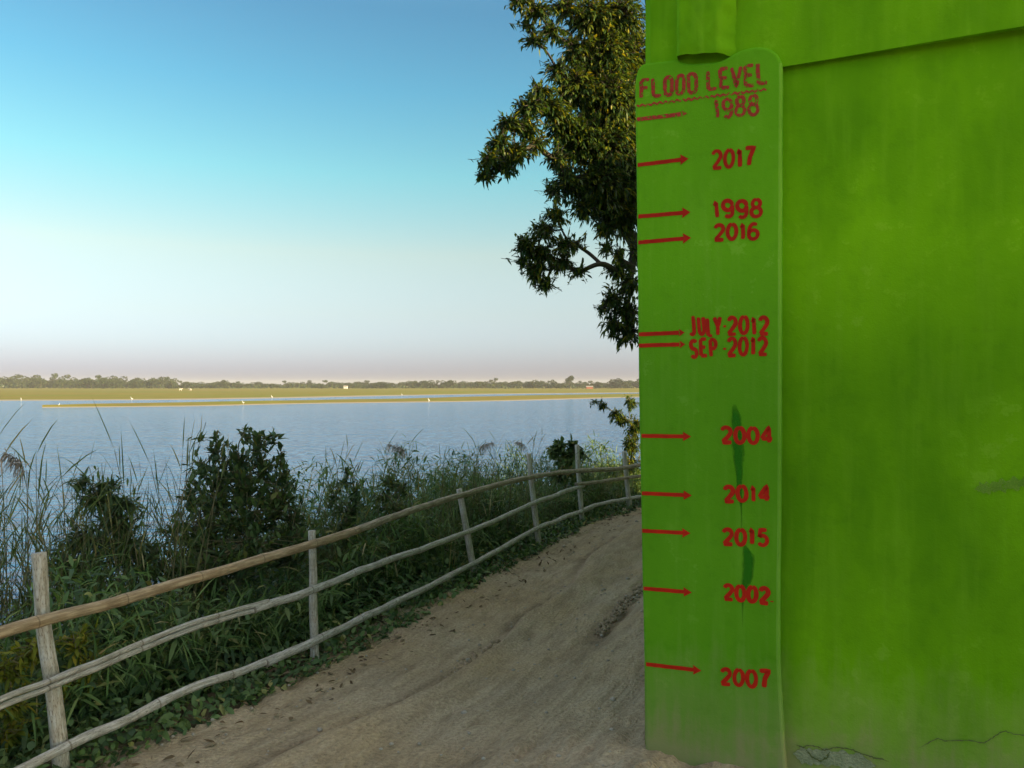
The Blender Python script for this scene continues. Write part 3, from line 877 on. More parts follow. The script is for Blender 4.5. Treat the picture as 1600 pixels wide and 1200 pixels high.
# broken plaster and cracks at the foot of the wall (set just proud of the wall face)
def wall_local(px, py):
    s, z = to_local(px, py)
    return s * 1.0, z
def wall_ribbon(name, pts_px, w_px, mat, label, ylift=0.008, jit=0.5):
    p = np.array([to_local(*q) for q in pts_px])
    mb = MB()
    q_ = []
    for a, b in zip(p[:-1], p[1:]):
        for t in np.linspace(0, 1, 12, endpoint=False): q_.append(a + (b - a) * t)
    p = np.array(q_); T = unit(np.gradient(p, axis=0)); N = np.stack([-T[:, 1], T[:, 0]], -1)
    p = p + N * 0.004 * fbm(np.arange(len(p)) * .5, np.arange(len(p)) * 0, 2, 91)[:, None]
    w = w_px * .5 * 3.0 / FPX * (1 + jit * 2 * vnoise(np.arange(len(p)) * .6, np.arange(len(p)) * 0, 93))
    e = np.minimum(np.arange(len(p)), np.arange(len(p))[::-1]) / 6.0; w = w * np.clip(e, 0.1, 1)
    a, b = p + N * w[:, None], p - N * w[:, None]
    def Y(c): return 0.055 + 0.010 * fbm(c[:, 0] * 1.7, c[:, 1] * 1.5, 3, 71) - ylift
    v = np.concatenate([np.c_[a[:, 0], Y(a), a[:, 1]], np.c_[b[:, 0], Y(b), b[:, 1]]])
    i = np.arange(len(p) - 1); m = len(p)
    mb.add(v, None, np.stack([i, i + m, i + m + 1, i + 1], -1))
    return tag(mb.build(name, mat, house, False), label)
wall_ribbon("exposed_plaster", [(1238, 1186), (1262, 1190), (1290, 1192), (1330, 1197), (1372, 1206)], 24, M["exposed"], "grey broken patch of bare plaster at the foot of the wall", 0.004, 0.25)
wall_ribbon("plaster_crack", [(1240, 1171), (1254, 1175), (1260, 1172), (1275, 1174), (1288, 1180), (1305, 1176), (1330, 1179), (1348, 1186), (1365, 1192), (1394, 1199)], 1.6, M["crack"], "thin crack along the broken patch", 0.0065)
wall_ribbon("plaster_crack", [(1255, 1176), (1268, 1190), (1281, 1197), (1292, 1191), (1296, 1180)], 2.2, M["crack"], "short crack ringing a loose chip of plaster", 0.0075)
wall_ribbon("plaster_crack", [(1435, 1180), (1467, 1162), (1478, 1167), (1512, 1166), (1542, 1170), (1555, 1162), (1573, 1151), (1590, 1156), (1625, 1161)], 1.1, M["crack"], "thin crack low on the right of the wall", 0.0065)
wall_ribbon("plaster_smear", [(1526, 768), (1545, 765), (1570, 761), (1600, 757), (1640, 752)], 15, M["smear_pale"], "pale smear across the right of the wall", 0.006)

# ------------------------------------------------------------------ bamboo fence
POSTS = [  # top px, bottom px, depth, radius
    ((60, 864), (99, 1228), 3.50, 0.034), ((488, 829), (492, 1022), 4.85, 0.026), ((717, 764), (743, 904), 7.00, 0.031),
    ((826, 709), (843, 862), 8.30, 0.031), ((901, 695), (910, 825), 9.80, 0.031), ((975, 705), (985, 802), 10.9, 0.034)]
fence = empty("bamboo_fence", (-2.06, 3.5, 0))
tag(fence, "rustic three rail bamboo fence along the river side of the path", "fence")
fo = np.array(fence.location)
def fence_depth(px):
    xs = np.array([95, 490, 738, 838, 905, 980.]); iv = 1 / np.array([3.50, 4.85, 7.00, 8.30, 9.80, 10.9])
    px = np.asarray(px, float)
    r = np.interp(px, xs, iv)
    r = np.where(px < 95, iv[0] + (95 - px) * 0.00022, r)
    r = np.where(px > 980, iv[-1] - (px - 980) * 0.00013, r)
    return 1 / r
for k, (tp, bt, dep, rad) in enumerate(POSTS):
    a, b = px_ray(*bt, dep), px_ray(*tp, dep)
    a = a - (b - a) * 0.18
    m = 26
    t = np.linspace(0, 1, m)[:, None]
    p = a + (b - a) * t
    p[:, 0] += 0.012 * vnoise(t[:, 0] * 4 + k * 9, t[:, 0] * 0, 5); p[:, 1] += 0.012 * vnoise(t[:, 0] * 4 + k * 7, t[:, 0] * 0, 6)
    r = rad * (1.06 - 0.14 * t[:, 0]) * (1 + 0.10 * vnoise(t[:, 0] * 9, t[:, 0] * 0 + k, 8))
    mb = MB(); tube(mb, p - fo, r, 12, 0, True, 0.05)
    mb.build("post", M["post_wood"], fence)
for px, dep in ((1052, 12.3), (1110, 14.2)):     # the fence runs on behind the house corner
    b = px_ray(px, 700, dep); a = np.array([b[0], b[1], -0.25])
    mb = MB(); tube(mb, np.linspace(a, b, 8) - fo, 0.034, 10); mb.build("post", M["post_wood"], fence)
b = np.array([-2.86, 1.45, 1.0]); mb = MB(); tube(mb, np.linspace((-2.86, 1.45, -0.3), b, 12) - fo, 0.04, 12); mb.build("post", M["post_wood"], fence)

def rail(pts, rad, mat, off=-0.05, label=None, nodes=None, split=False, wob=1.0):
    p = np.array([px_ray(x, y, float(fence_depth(x)) + off) for x, y in pts])
    p = catmull(p, 10)
    L = np.concatenate([[0], np.cumsum(np.linalg.norm(np.diff(p, axis=0), axis=1))])
    r = np.full(len(p), rad) * (1 + wob * (0.22 * vnoise(L * 3, L * 0, 12) + 0.12 * vnoise(L * 11, L * 0, 16)))
    p[:, 2] += wob * (0.020 * vnoise(L * 1.7, L * 0, 13) + 0.008 * vnoise(L * 6, L * 0, 17))
    if nodes:
        ph = np.abs((L / nodes) % 1 - 0.0); ph = np.minimum(ph, 1 - ph) * nodes
        r = r * (1 + 0.10 * np.exp(-(ph / 0.02) ** 2))
    mb = MB()
    if split:
        g = rad * 0.62
        w1 = 0.004 * vnoise(L * 4, L * 0, 14); w2 = 0.004 * vnoise(L * 4, L * 0, 15)
        q1 = p.copy(); q1[:, 2] += g + w1
        q2 = p.copy(); q2[:, 2] -= g + w2; q2[:, 1] -= 0.004
        tube(mb, q1 - fo, r * 0.58, 9, 0, True, 0.12); tube(mb, q2 - fo, r * 0.58, 9, 0, True, 0.12)
    else:
        tube(mb, p - fo, r, 11, 0, True, 0.04)
    o = mb.build("rail", mat, fence)
    if label: o["label"] = label
    return o
rail([(-330, 1098), (-180, 1046), (0, 989), (72, 969), (180, 941), (300, 905), (400, 876), (490, 850), (560, 828)], 0.0265, M["bamboo"], -0.06, "smooth tan bamboo top rail", 0.42, False, 0.3)
rail([(540, 836), (600, 813), (720, 774), (800, 752), (838, 744), (888, 737)], 0.025, M["pole_old"], -0.06, "weathered brown top rail", 0.40, False, 0.7)
rail([(872, 739), (910, 736), (960, 733), (1000, 727), (1060, 716), (1115, 711)], 0.028, M["pole_old"], -0.06, "far brown top rail", 0.40)
rail([(-330, 1232), (-180, 1182), (0, 1100), (85, 1069), (200, 1020), (330, 968), (420, 944)], 0.023, M["pole_grey"], -0.06, "grey split double pole as middle rail", None, True)
rail([(395, 953), (490, 922), (600, 879), (735, 830), (836, 786), (912, 758)], 0.023, M["pole_grey"], -0.06, "pale grey middle rail", 0.45)
rail([(900, 757), (940, 753), (980, 747), (1010, 742), (1060, 735), (1115, 730)], 0.022, M["pole_old"], -0.08, "far thin middle rail", 0.4)
rail([(-280, 1352), (-120, 1278), (40, 1200), (100, 1171), (200, 1125), (300, 1076), (400, 1040), (440, 1024)], 0.022, M["pole_grey"], -0.06, "pale grey bottom rail", 0.45)
rail([(415, 1037), (490, 1003), (600, 951), (740, 881), (836, 828), (908, 799), (925, 793)], 0.024, M["pole_grey"], -0.07, "pale bottom rail beside the path edge", 0.45)
rail([(902, 802), (930, 790), (980, 780), (1010, 774), (1060, 764), (1115, 756)], 0.024, M["pole_grey"], -0.05, "far grey bottom rail", 0.45)

# ------------------------------------------------------------------ plants
def cluster_plant(name, root, clusters, leafmat, barkmat, leafL, leafW, label, cat, group=None, trunk_r=0.05, droop=0.35, per=1.0, fork=0.45, hang=0.2, twig_r=0.004, whorl=7, tree=False, spread=1.0, up=-0.12, spray=(1.9, .7, .8)):
    """stem + limbs reaching each leaf cluster + sprigs of leaves; clusters: (centre, radius, n_sprigs)"""
    e = empty(name, tuple(root)); tag(e, label, cat, group)
    root = np.array(root, float)
    wood, leaf = MB(), MB()
    cs = [(np.array(c, float), r if not np.isscalar(r) else np.array([r, r, r * .8]), n_) for c, r, n_ in clusters]
    top = np.mean([c for c, _, _ in cs], 0)
    hub = root + (top - root) * fork
    hub[:2] = root[:2] + (top[:2] - root[:2]) * fork * 0.5
    tp = catmull([root - (0, 0, 0.15), root * .5 + hub * .5 + rng.normal(size=3) * .03 * np.linalg.norm(hub - root), hub], 6)
    tube(wood, tp - root, np.linspace(trunk_r, trunk_r * .7, len(tp)), 9, 0, True, 0.08)
    order = sorted(range(len(cs)), key=lambda k: np.linalg.norm(cs[k][0] - hub))
    nodes = [hub]; parent = [-1]; nid = {}
    for k in order:
        c = cs[k][0]; dh = np.linalg.norm(c - hub)
        best, bc = 0, 1e9
        for j, nd in enumerate(nodes):
            cost = np.linalg.norm(nd - c) + 0.35 * np.linalg.norm(nd - hub) * (np.linalg.norm(nd - c) > 0.05)
            if np.linalg.norm(nd - hub) < dh + 1e-6 and cost < bc: best, bc = j, cost
        mid = nodes[best] * .5 + c * .5 + rng.normal(size=3) * .07 * np.linalg.norm(nodes[best] - c) + np.array([0, 0, .06 * np.linalg.norm(nodes[best] - c)])
        nodes.append(mid); parent.append(best)
        nodes.append(c); parent.append(len(nodes) - 2); nid[k] = len(nodes) - 1
    wgt = np.ones(len(nodes))
    for j in range(len(nodes) - 1, 0, -1): wgt[parent[j]] += wgt[j]
    rn = np.clip(trunk_r * .62 * (wgt / wgt[0]) ** .6, twig_r * 1.3, trunk_r)
    for j in range(2, len(nodes), 2):
        a_, m_, c_ = nodes[parent[j - 1]], nodes[j - 1], nodes[j]
        lp = catmull([a_, m_, c_], 6)
        tube(wood, lp - root, np.linspace(min(rn[parent[j - 1]], rn[j - 1] * 1.25), rn[j], len(lp)), 6)
    for c, r, ns in cs:
        ns = int(ns * per)
        u = rand_dir(ns) * (rng.uniform(0, 1, (ns, 1)) ** 0.45)
        E = c + u * r * spread
        O = c + u * r * 0.15 + rng.normal(size=(ns, 3)) * r * .12
        for k in range(ns):
            if k % 2 == 0 or ns < 40:
                m_ = (O[k] + E[k]) / 2 + np.array([0, 0, 0.06 * np.linalg.norm(E[k] - O[k])])
                tube(wood, catmull([O[k], m_, E[k]], 3) - root, np.linspace(twig_r, twig_r * .45, 7), 4, 0, False)
        sd_ = unit(E - O + np.array([0, 0, -hang]) * np.linalg.norm(r))
        nl = whorl
        P = np.repeat(E, nl, 0); SD = np.repeat(sd_, nl, 0)
        tpos = rng.uniform(0, 1, (len(P), 1))
        back = leafL * spray[0] * rng.uniform(.6, 1.0, ns)
        for k in range(ns):
            tube(wood, np.array([E[k] - sd_[k] * back[k], E[k] - sd_[k] * back[k] * .45, E[k]]) - root, np.array([twig_r, twig_r * .75, twig_r * .4]) * .7, 3, 0, False)
        P = P - np.repeat(sd_ * back[:, None], nl, 0) * tpos
        dd = unit(SD * spray[1] + rand_dir(len(P)) * spray[2] + np.array([0, 0, up]))
        Ls = leafL * rng.uniform(.5, 1.2, len(P)); Ws = leafW * rng.uniform(.7, 1.15, len(P))
        side = np.cross(dd, np.array([0, 0, 1.0])) + rand_dir(len(P)) * 0.55
        leaves(leaf, P - root, dd, side, Ls, Ws, droop * rng.uniform(.3, 1.5, len(P)), 0.12)
    wood.build("trunk" if tree else "stem", barkmat, e)
    leaf.build("crown" if tree else "foliage", leafmat, e)
    return e

def PC(px, py, dep, rx, ry=None, n=30, rd=None):
    ry = ry or rx
    k = dep / FPX
    return (px_ray(px, py, dep), np.array([rx * k, (rd or min(rx, ry)) * k, ry * k]), n)

# large tree behind the house corner
tree_cl = [
    PC(812, 2, 10.6, 22, 16, 26), PC(840, 18, 10.8, 26, 16, 34), PC(838, 66, 10.8, 22, 10, 16), PC(862, 50, 11.0, 26, 16, 22), PC(825, 42, 10.8, 10, 9, 8), PC(885, 14, 11.2, 30, 24, 50),
    PC(925, 30, 11.4, 34, 32, 90), PC(968, 30, 11.6, 34, 36, 100), PC(900, 80, 11.2, 26, 26, 60), PC(945, 90, 11.5, 42, 38, 140), PC(985, 100, 11.8, 30, 50, 110),
    PC(872, 112, 10.9, 20, 18, 30), PC(900, 140, 11.2, 30, 34, 90), PC(950, 160, 11.4, 44, 46, 170), PC(990, 190, 11.6, 28, 56, 120),
    PC(845, 145, 10.7, 20, 16, 34), PC(826, 168, 10.5, 24, 16, 44), PC(860, 172, 10.8, 28, 18, 50), PC(880, 195, 11.0, 28, 26, 70),
    PC(795, 195, 10.3, 20, 12, 34), PC(822, 200, 10.5, 26, 16, 50), PC(780, 225, 10.2, 18, 14, 34), PC(808, 240, 10.3, 24, 18, 54), PC(765, 252, 10.1, 16, 16, 32), PC(790, 258, 10.2, 20, 14, 34), PC(758, 275, 10.1, 10, 9, 14), PC(838, 225, 10.6, 18, 12, 18),
    PC(905, 220, 11.2, 34, 34, 110), PC(950, 235, 11.4, 42, 44, 160), PC(870, 250, 10.9, 18, 20, 30), PC(890, 285, 11.0, 30, 26, 70), PC(866, 300, 10.8, 14, 16, 18), PC(935, 295, 11.2, 40, 36, 140), PC(980, 290, 11.5, 30, 50, 130), PC(965, 340, 11.4, 36, 26, 90), PC(915, 330, 11.0, 22, 18, 34), PC(945, 362, 11.2, 18, 10, 14),
    PC(868, 338, 10.6, 18, 14, 26), PC(850, 362, 10.5, 24, 16, 40), PC(822, 385, 10.4, 18, 14, 32), PC(845, 398, 10.5, 26, 18, 48), PC(838, 425, 10.5, 18, 16, 32), PC(852, 444, 10.5, 13, 10, 18), PC(880, 385, 10.6, 18, 14, 22), PC(878, 412, 10.6, 20, 14, 26), PC(905, 425, 10.7, 14, 8, 12), PC(900, 382, 10.7, 10, 7, 8), PC(815, 410, 10.4, 8, 8, 8),
    PC(948, 388, 11.0, 10, 12, 10), PC(968, 402, 11.0, 14, 14, 16), PC(990, 395, 11.1, 10, 22, 16),
    PC(965, 425, 11.0, 18, 14, 24), PC(985, 445, 11.0, 22, 22, 36), PC(955, 470, 10.9, 18, 22, 30), PC(980, 490, 11.0, 24, 28, 52), PC(960, 508, 10.9, 18, 16, 24), PC(985, 522, 11.0, 18, 14, 22), PC(940, 485, 10.9, 8, 9, 6), PC(972, 532, 10.9, 10, 7, 8),
]
tree_cl = [(c_, r_, n_ * (2 if n_ >= 90 else 1)) for c_, r_, n_ in tree_cl]
# the rest of the crown, over and behind the house
for c in ((850, -60, 11.2, 60, 40, 90), (930, -70, 11.6, 70, 60, 150), (1010, -60, 12.2, 60, 50, 60), (1030, 60, 12.6, 50, 60, 70), (1040, 180, 12.8, 50, 60, 80), (1040, 300, 12.8, 60, 60, 110), (1120, -80, 13.6, 90, 70, 80), (1030, 430, 12.2, 40, 60, 70), (980, -170, 12.6, 110, 70, 160), (1120, 60, 13.4, 70, 70, 50), (1190, -20, 14.0, 80, 70, 60), (1150, -170, 13.8, 110, 60, 80)):
    tree_cl.append(PC(*c))
cluster_plant("tree", (4.7, 13.4, 0.0), tree_cl, M["tree_leaf"], M["bark"], 0.092, 0.033, "large leafy tree leaning over the path from behind the green house", "tree",
              spray=(3.6, .9, .62), up=-.22, trunk_r=0.22, per=2.1, fork=0.62, hang=0.12, droop=0.30, twig_r=0.006, whorl=8, tree=True, spread=1.36)

# thin sapling at the far right end of the fence
cluster_plant("sapling", (2.05, 13.2, -0.55), [PC(985, 628, 12.6, 14, 14, 32), PC(972, 655, 12.5, 18, 10, 40), PC(992, 668, 12.6, 14, 22, 68), PC(960, 645, 12.4, 14, 6, 18), PC(942, 634, 12.3, 12, 4, 14), PC(930, 627, 12.3, 5, 3, 6), PC(985, 695, 12.5, 14, 20, 68), PC(1015, 660, 12.8, 22, 40, 120), PC(985, 725, 12.5, 18, 18, 60)],
              M["tree_leaf"], M["stem"], 0.095, 0.026, "small feathery sapling beside the far end of the fence", "sapling", trunk_r=0.03, fork=0.4, droop=0.3, spread=1.1, hang=0)

# broad leaved shrubs on the bank
def bank_pt(px, dep):
    x = (px - 800) / FPX * dep
    return (x, dep, float(gz(np.array([x]), np.array([dep]))[0]))
cluster_plant("leafy_shrub", bank_pt(375, 5.9), [PC(340, 673, 5.9, 8, 10, 4), PC(338, 698, 5.9, 18, 12, 9), PC(384, 674, 5.9, 12, 10, 6), PC(404, 686, 5.8, 18, 12, 11), PC(425, 680, 5.9, 12, 8, 6), PC(440, 706, 5.9, 12, 10, 6), PC(372, 715, 5.9, 26, 16, 20), PC(312, 722, 5.9, 16, 12, 8), PC(340, 738, 5.9, 30, 20, 26), PC(410, 722, 5.9, 26, 18, 24), PC(385, 752, 5.8, 40, 24, 44), PC(445, 738, 5.9, 18, 14, 10), PC(330, 775, 5.8, 40, 26, 46), PC(430, 775, 5.8, 40, 26, 46), PC(385, 800, 5.7, 60, 28, 80), PC(462, 800, 5.8, 24, 20, 18), PC(300, 765, 5.9, 20, 14, 12), PC(310, 820, 5.7, 50, 30, 70), PC(380, 850, 5.6, 80, 30, 110), PC(455, 845, 5.7, 50, 28, 60), PC(330, 880, 5.5, 80, 30, 100)],
              M["bush_leaf"], M["stem"], 0.098, 0.031, "tall bushy shrub with dark pointed leaves behind the fence left of centre", "shrub", trunk_r=0.022, fork=0.3, droop=0.25, hang=-0.5, whorl=8, twig_r=0.0035, spread=1.35, up=.3, per=.9, spray=(2.6, .8, .7))
cluster_plant("leafy_shrub", bank_pt(540, 6.4), [PC(541, 731, 6.4, 8, 5, 3), PC(535, 752, 6.4, 10, 6, 4), PC(556, 765, 6.4, 14, 8, 7), PC(522, 772, 6.4, 10, 8, 5), PC(545, 795, 6.4, 26, 16, 16), PC(535, 825, 6.3, 34, 18, 24)],
              M["bush_leaf"], M["stem"], 0.10, 0.028, "spindly shrub with one starry tuft of leaves on top near the second post", "shrub", trunk_r=0.012, fork=0.3, droop=0.2, hang=-0.3, whorl=9, twig_r=0.003)
cluster_plant("leafy_shrub", bank_pt(612, 7.0), [PC(610, 750, 7.0, 18, 10, 14), PC(628, 762, 7.0, 14, 10, 10), PC(600, 772, 7.0, 18, 12, 14), PC(620, 795, 6.9, 30, 16, 26)],
              M["bush_leaf"], M["stem"], 0.085, 0.022, "low rounded shrub with fine leaves between the second and third posts", "shrub", trunk_r=0.012, fork=0.3, droop=0.25, hang=-0.2, whorl=8, twig_r=0.003)
cluster_plant("leafy_shrub", bank_pt(880, 10.9), [PC(876, 692, 10.8, 14, 8, 10), PC(895, 694, 10.8, 12, 8, 10), PC(868, 705, 10.8, 14, 8, 12), PC(885, 712, 10.8, 24, 12, 30), PC(905, 705, 10.8, 10, 10, 8), PC(880, 735, 10.7, 34, 16, 46)],
              M["bush_leaf"], M["stem"], 0.12, 0.055, "round leaved dark shrub rising behind the fifth fence post", "shrub", trunk_r=0.016, fork=0.35, droop=0.2, hang=-0.2, whorl=7, twig_r=0.004)
cluster_plant("leafy_shrub", bank_pt(175, 5.4), [PC(132, 750, 5.4, 16, 12, 8), PC(165, 757, 5.4, 24, 10, 12), PC(150, 780, 5.4, 34, 18, 26), PC(188, 785, 5.4, 28, 20, 22), PC(185, 815, 5.4, 40, 26, 36), PC(130, 840, 5.3, 40, 26, 36), PC(190, 850, 5.3, 50, 30, 50), PC(120, 880, 5.3, 60, 26, 50), PC(225, 880, 5.3, 50, 26, 40)],
              M["bush_leaf"], M["stem"], 0.12, 0.020, "narrow leaved bush behind the fence at the left", "shrub", trunk_r=0.015, fork=0.3, droop=0.4, hang=-0.1, whorl=9, twig_r=0.003, spread=1.25, up=.15)

# reeds
def make_reed(seed, n_stem, H, plume=False, bladeL=0.34):
    r_ = np.random.default_rng(seed)
    stem, blade, pl = MB(), MB(), MB()
    for k in range(n_stem):
        a = r_.uniform(0, 2 * math.pi); b0 = np.array([math.cos(a), math.sin(a), 0]) * r_.uniform(0, .16)
        h = H * r_.uniform(.55, 1.05); lean = r_.uniform(.03, .34) * (.15 if plume and k < 1 else 1); a2 = a + r_.normal() * .8
        tip = b0 + np.array([math.cos(a2) * lean * h, math.sin(a2) * lean * h, h])
        mid = b0 * .5 + tip * .5 + np.array([0, 0, 0.06 * h]) - np.array([math.cos(a2), math.sin(a2), 0]) * lean * h * .18
        p = catmull([b0, mid, tip], 7)
        tube(stem, p, np.linspace(.0034, .0012, len(p)), 5, 0, False)
        m = int(h / 0.085)
        ts = np.linspace(.18, 1.0, m) + r_.uniform(-.02, .02, m)
        idx = np.clip(ts, 0, 1) * (len(p) - 1)
        P = np.stack([np.interp(idx, np.arange(len(p)), p[:, c]) for c in range(3)], -1)
        T = unit((tip - b0)[None])
        ang = np.arange(m) * 2.6 + r_.uniform(0, 6)
        out_ = np.stack([np.cos(ang), np.sin(ang), np.zeros(m)], -1)
        op = r_.uniform(.5, 1.6, m) * (1.2 - .6 * np.clip(ts, 0, 1))
        D = unit(T + out_ * op[:, None])
        L = bladeL * r_.uniform(.6, 1.15, m) * (1.05 - .45 * np.clip(ts, 0, 1)) 
        leaves(blade, P, D, np.cross(D, [0, 0, 1.0]) + r_.normal(size=(m, 3)) * .3, L, 0.0065 * r_.uniform(.7, 1.2, m), r_.uniform(.02, .38, m), 0.05, prof=(.3, 1, .7))
        if plume and k < 1:
            q = 90
            tt = r_.uniform(0, 1, q)
            P = tip + np.array([math.cos(a2), math.sin(a2), 0]) * (tt * .16)[:, None] + np.array([0, 0, 1.0]) * (tt * .10 - tt * tt * .05)[:, None]
            D = unit(np.array([math.cos(a2), math.sin(a2), -.25]) + r_.normal(size=(q, 3)) * .55)
            leaves(pl, P, D, r_.normal(size=(q, 3)), 0.055, 0.005, 0.6, 0.0)
    e = empty("reed_clump")
    stem.build("stem", M["stem"], e); blade.build("leaf_blades", M["reed_leaf"], e)
    if plume: pl.build("plume", M["plume"], e)
    return e

def ray_bank(px, dep, top_y=None):
    """point on the bank under photo column px at a depth"""
    return np.array(bank_pt(px, dep))

reed_protos = [make_reed(s, n, H, pl) for s, n, H, pl in ((1, 7, 1.0, False), (2, 10, 1.0, False), (3, 6, 1.0, True), (4, 12, 1.0, False), (5, 4, 1.0, False))]
RG = "reed clumps standing on the bank behind the fence"
reed_spots = [  # px, depth, top pixel row, prototype
    (228, 5.2, 622, 4), (250, 5.3, 655, 0), (285, 5.4, 650, 4), (28, 4.9, 682, 2), (10, 4.9, 740, 3), (75, 5.0, 735, 1), (110, 5.2, 715, 3), (130, 5.0, 690, 0), (140, 5.3, 700, 1),
    (180, 5.6, 705, 0), (200, 5.5, 700, 4), (225, 5.6, 760, 3), (265, 5.8, 745, 1), (300, 6.0, 720, 3), (455, 6.2, 680, 4), (450, 6.0, 720, 0), (495, 6.3, 675, 4), (478, 6.1, 740, 1),
    (510, 6.4, 740, 3), (575, 6.8, 735, 0), (590, 6.9, 700, 4), (640, 7.2, 690, 4), (655, 7.4, 685, 0), (665, 7.2, 725, 1), (690, 7.6, 705, 3), (700, 7.8, 710, 1), (715, 8.0, 700, 0),
    (740, 8.2, 690, 3), (760, 8.4, 700, 1), (785, 8.6, 705, 3), (815, 9.2, 660, 4), (805, 8.9, 695, 1), (825, 9.4, 680, 2), (845, 9.6, 695, 3), (860, 9.9, 705, 1), (925, 11.0, 705, 3), (940, 11.2, 712, 1),
    (955, 11.6, 720, 3), (-30, 4.7, 700, 1), (-70, 4.6, 720, 3), (20, 5.6, 760, 0), (90, 5.8, 770, 3), (55, 5.4, 790, 1), (415, 6.8, 760, 3), (560, 7.2, 790, 1), (350, 7.0, 760, 1), (625, 7.9, 770, 3), (730, 8.9, 730, 1), (680, 8.5, 745, 3), (960, 12.4, 700, 3), (985, 12.0, 715, 1), (245, 6.3, 790, 3), (150, 6.2, 790, 1), (25, 5.0, 770, 3), (80, 5.2, 790, 3), (215, 5.3, 770, 3), (265, 5.4, 790, 3), (240, 5.1, 800, 1), (290, 5.6, 780, 3), (480, 6.0, 790, 3), (505, 6.1, 800, 3), (525, 6.5, 780, 3), (120, 5.0, 800, 3), (60, 5.0, 715, 2), (195, 5.3, 725, 1), (310, 5.7, 715, 0), (330, 5.8, 735, 3), (470, 6.1, 700, 0), (520, 6.4, 715, 1), (570, 6.8, 710, 3), (605, 7.0, 705, 1), (650, 7.3, 695, 2), (685, 7.7, 690, 0), (735, 8.2, 690, 2), (775, 8.6, 692, 0), (850, 9.7, 690, 0), (930, 11.2, 700, 0), (165, 5.2, 740, 3), (-10, 4.9, 730, 1)]
def reed_label(px, k):
    kind = {2: "reed clump tipped with a pale feathery plume", 4: "few thin tall reeds standing apart"}.get(k, "leafy reed clump")
    return kind + " on the bank behind the fence"
used = set()
for px, dep, ty, k in reed_spots:
    x, y, z = bank_pt(px, dep)
    if px < 330 and k not in (2, 4): ty += 12
    if px > 330: ty += 4
    H = CAM_H - (ty - HZ) / FPX * dep - z
    o = reed_protos[k] if k not in used else copy_tree(reed_protos[k])
    used.add(k)
    o.location = (x, y, z - 0.03); o.rotation_euler = (0, 0, rng.uniform(0, 6.28))
    s = H * (rng.uniform(.98, 1.04) if k in (2, 4) else rng.uniform(.86, .96))
    o.scale = (s ** .5 * 1.0, s ** .5 * 1.0, s)
    tag(o, reed_label(px, k), "reeds", {2: "plumed reeds behind the fence", 4: "thin tall reeds behind the fence"}.get(k, RG))
tag_far = None

# ferns
def make_fern(seed, nf, L0, mat):
    r_ = np.random.default_rng(seed)
    fr, st = MB(), MB()
    for k in range(nf):
        a = k * 2 * math.pi / nf + r_.uniform(-.4, .4); L = L0 * r_.uniform(.7, 1.1); el = r_.uniform(.5, 1.15)
        t = np.linspace(0, 1, 27)
        hx = L * t * math.cos(el) * (1 + .25 * t); hz = L * (t * math.sin(el) - .55 * t * t)
        p = np.stack([hx * math.cos(a), hx * math.sin(a), hz + .03], -1)
        tube(st, p, np.linspace(.0035, .001, len(p)), 4, 0, False)
        side = np.array([-math.sin(a), math.cos(a), 0])
        T = unit(np.gradient(p, axis=0))
        i = np.arange(3, 27)
        pl = L * .26 * np.sin(np.clip((t[i] - .08) / .95, 0, 1) ** .6 * math.pi) + .012
        for sg in (-1, 1):
            D = unit(side * sg + T[i] * .45 + np.array([0, 0, -.12]))
            leaves(fr, p[i], D, T[i] + r_.normal(size=(len(i), 3)) * .08, pl, 0.010 + pl * .06, .22, 0.05, prof=(.5, 1, .7))
    e = empty("fern")
    fr.build("fronds", mat, e); st.build("stalk", M["stem"], e)
    return e
FG = "ferns covering the bank behind the fence"
def scatter_bank(n, t0, t1, d0, d1, seed, power=1.0):
    """points on the bank by arclength and distance from the fence"""
    r_ = np.random.default_rng(seed)
    seg = np.diff(FENCE, axis=0); sl = np.hypot(*seg.T); cum = np.concatenate([[0], np.cumsum(sl)])
    t = r_.uniform(t0, t1, n); d = d0 + (d1 - d0) * r_.uniform(0, 1, n) ** power
    k = np.clip(np.searchsorted(cum, t) - 1, 0, len(seg) - 1)
    u = (t - cum[k]) / sl[k]
    base = FENCE[k] + seg[k] * u[:, None]
    nrm = np.stack([-seg[k][:, 1], seg[k][:, 0]], -1) / sl[k][:, None]
    p = base + nrm * d[:, None]
    return p[:, 0], p[:, 1], gz(p[:, 0], p[:, 1]), d, t
seg_ = np.diff(FENCE, axis=0); cumF = np.concatenate([[0], np.cumsum(np.hypot(*seg_.T))])
T1 = cumF[4]                                      # arclength at the first post
fern_protos = [make_fern(11, 8, .62, M["fern_leaf"]), make_fern(12, 7, .5, M["fern_leaf"]), make_fern(13, 9, .72, M["fern_leaf"])]
fx, fy, fz, fd, ft = scatter_bank(92, T1 - 2.2, T1 + 8.5, .55, 2.6, 5, 1.2)
for k in range(len(fx)):
    o = fern_protos[k] if k < 3 else copy_tree(fern_protos[k % 3])
    o.location = (fx[k], fy[k], fz[k] - .01 + rng.uniform(0, .16)); o.rotation_euler = (rng.uniform(-.2, .2), rng.uniform(-.2, .2), rng.uniform(0, 6.28))
    s = rng.uniform(.55, 1.05); o.scale = (s, s, s)
    tag(o, "green fern on the shaded bank behind the fence", "fern", FG)
yf = make_fern(14, 8, .34, M["yellow_fern"])
YS = [(66, 4.25), (112, 4.35), (140, 4.5), (35, 4.5), (5, 4.3)]
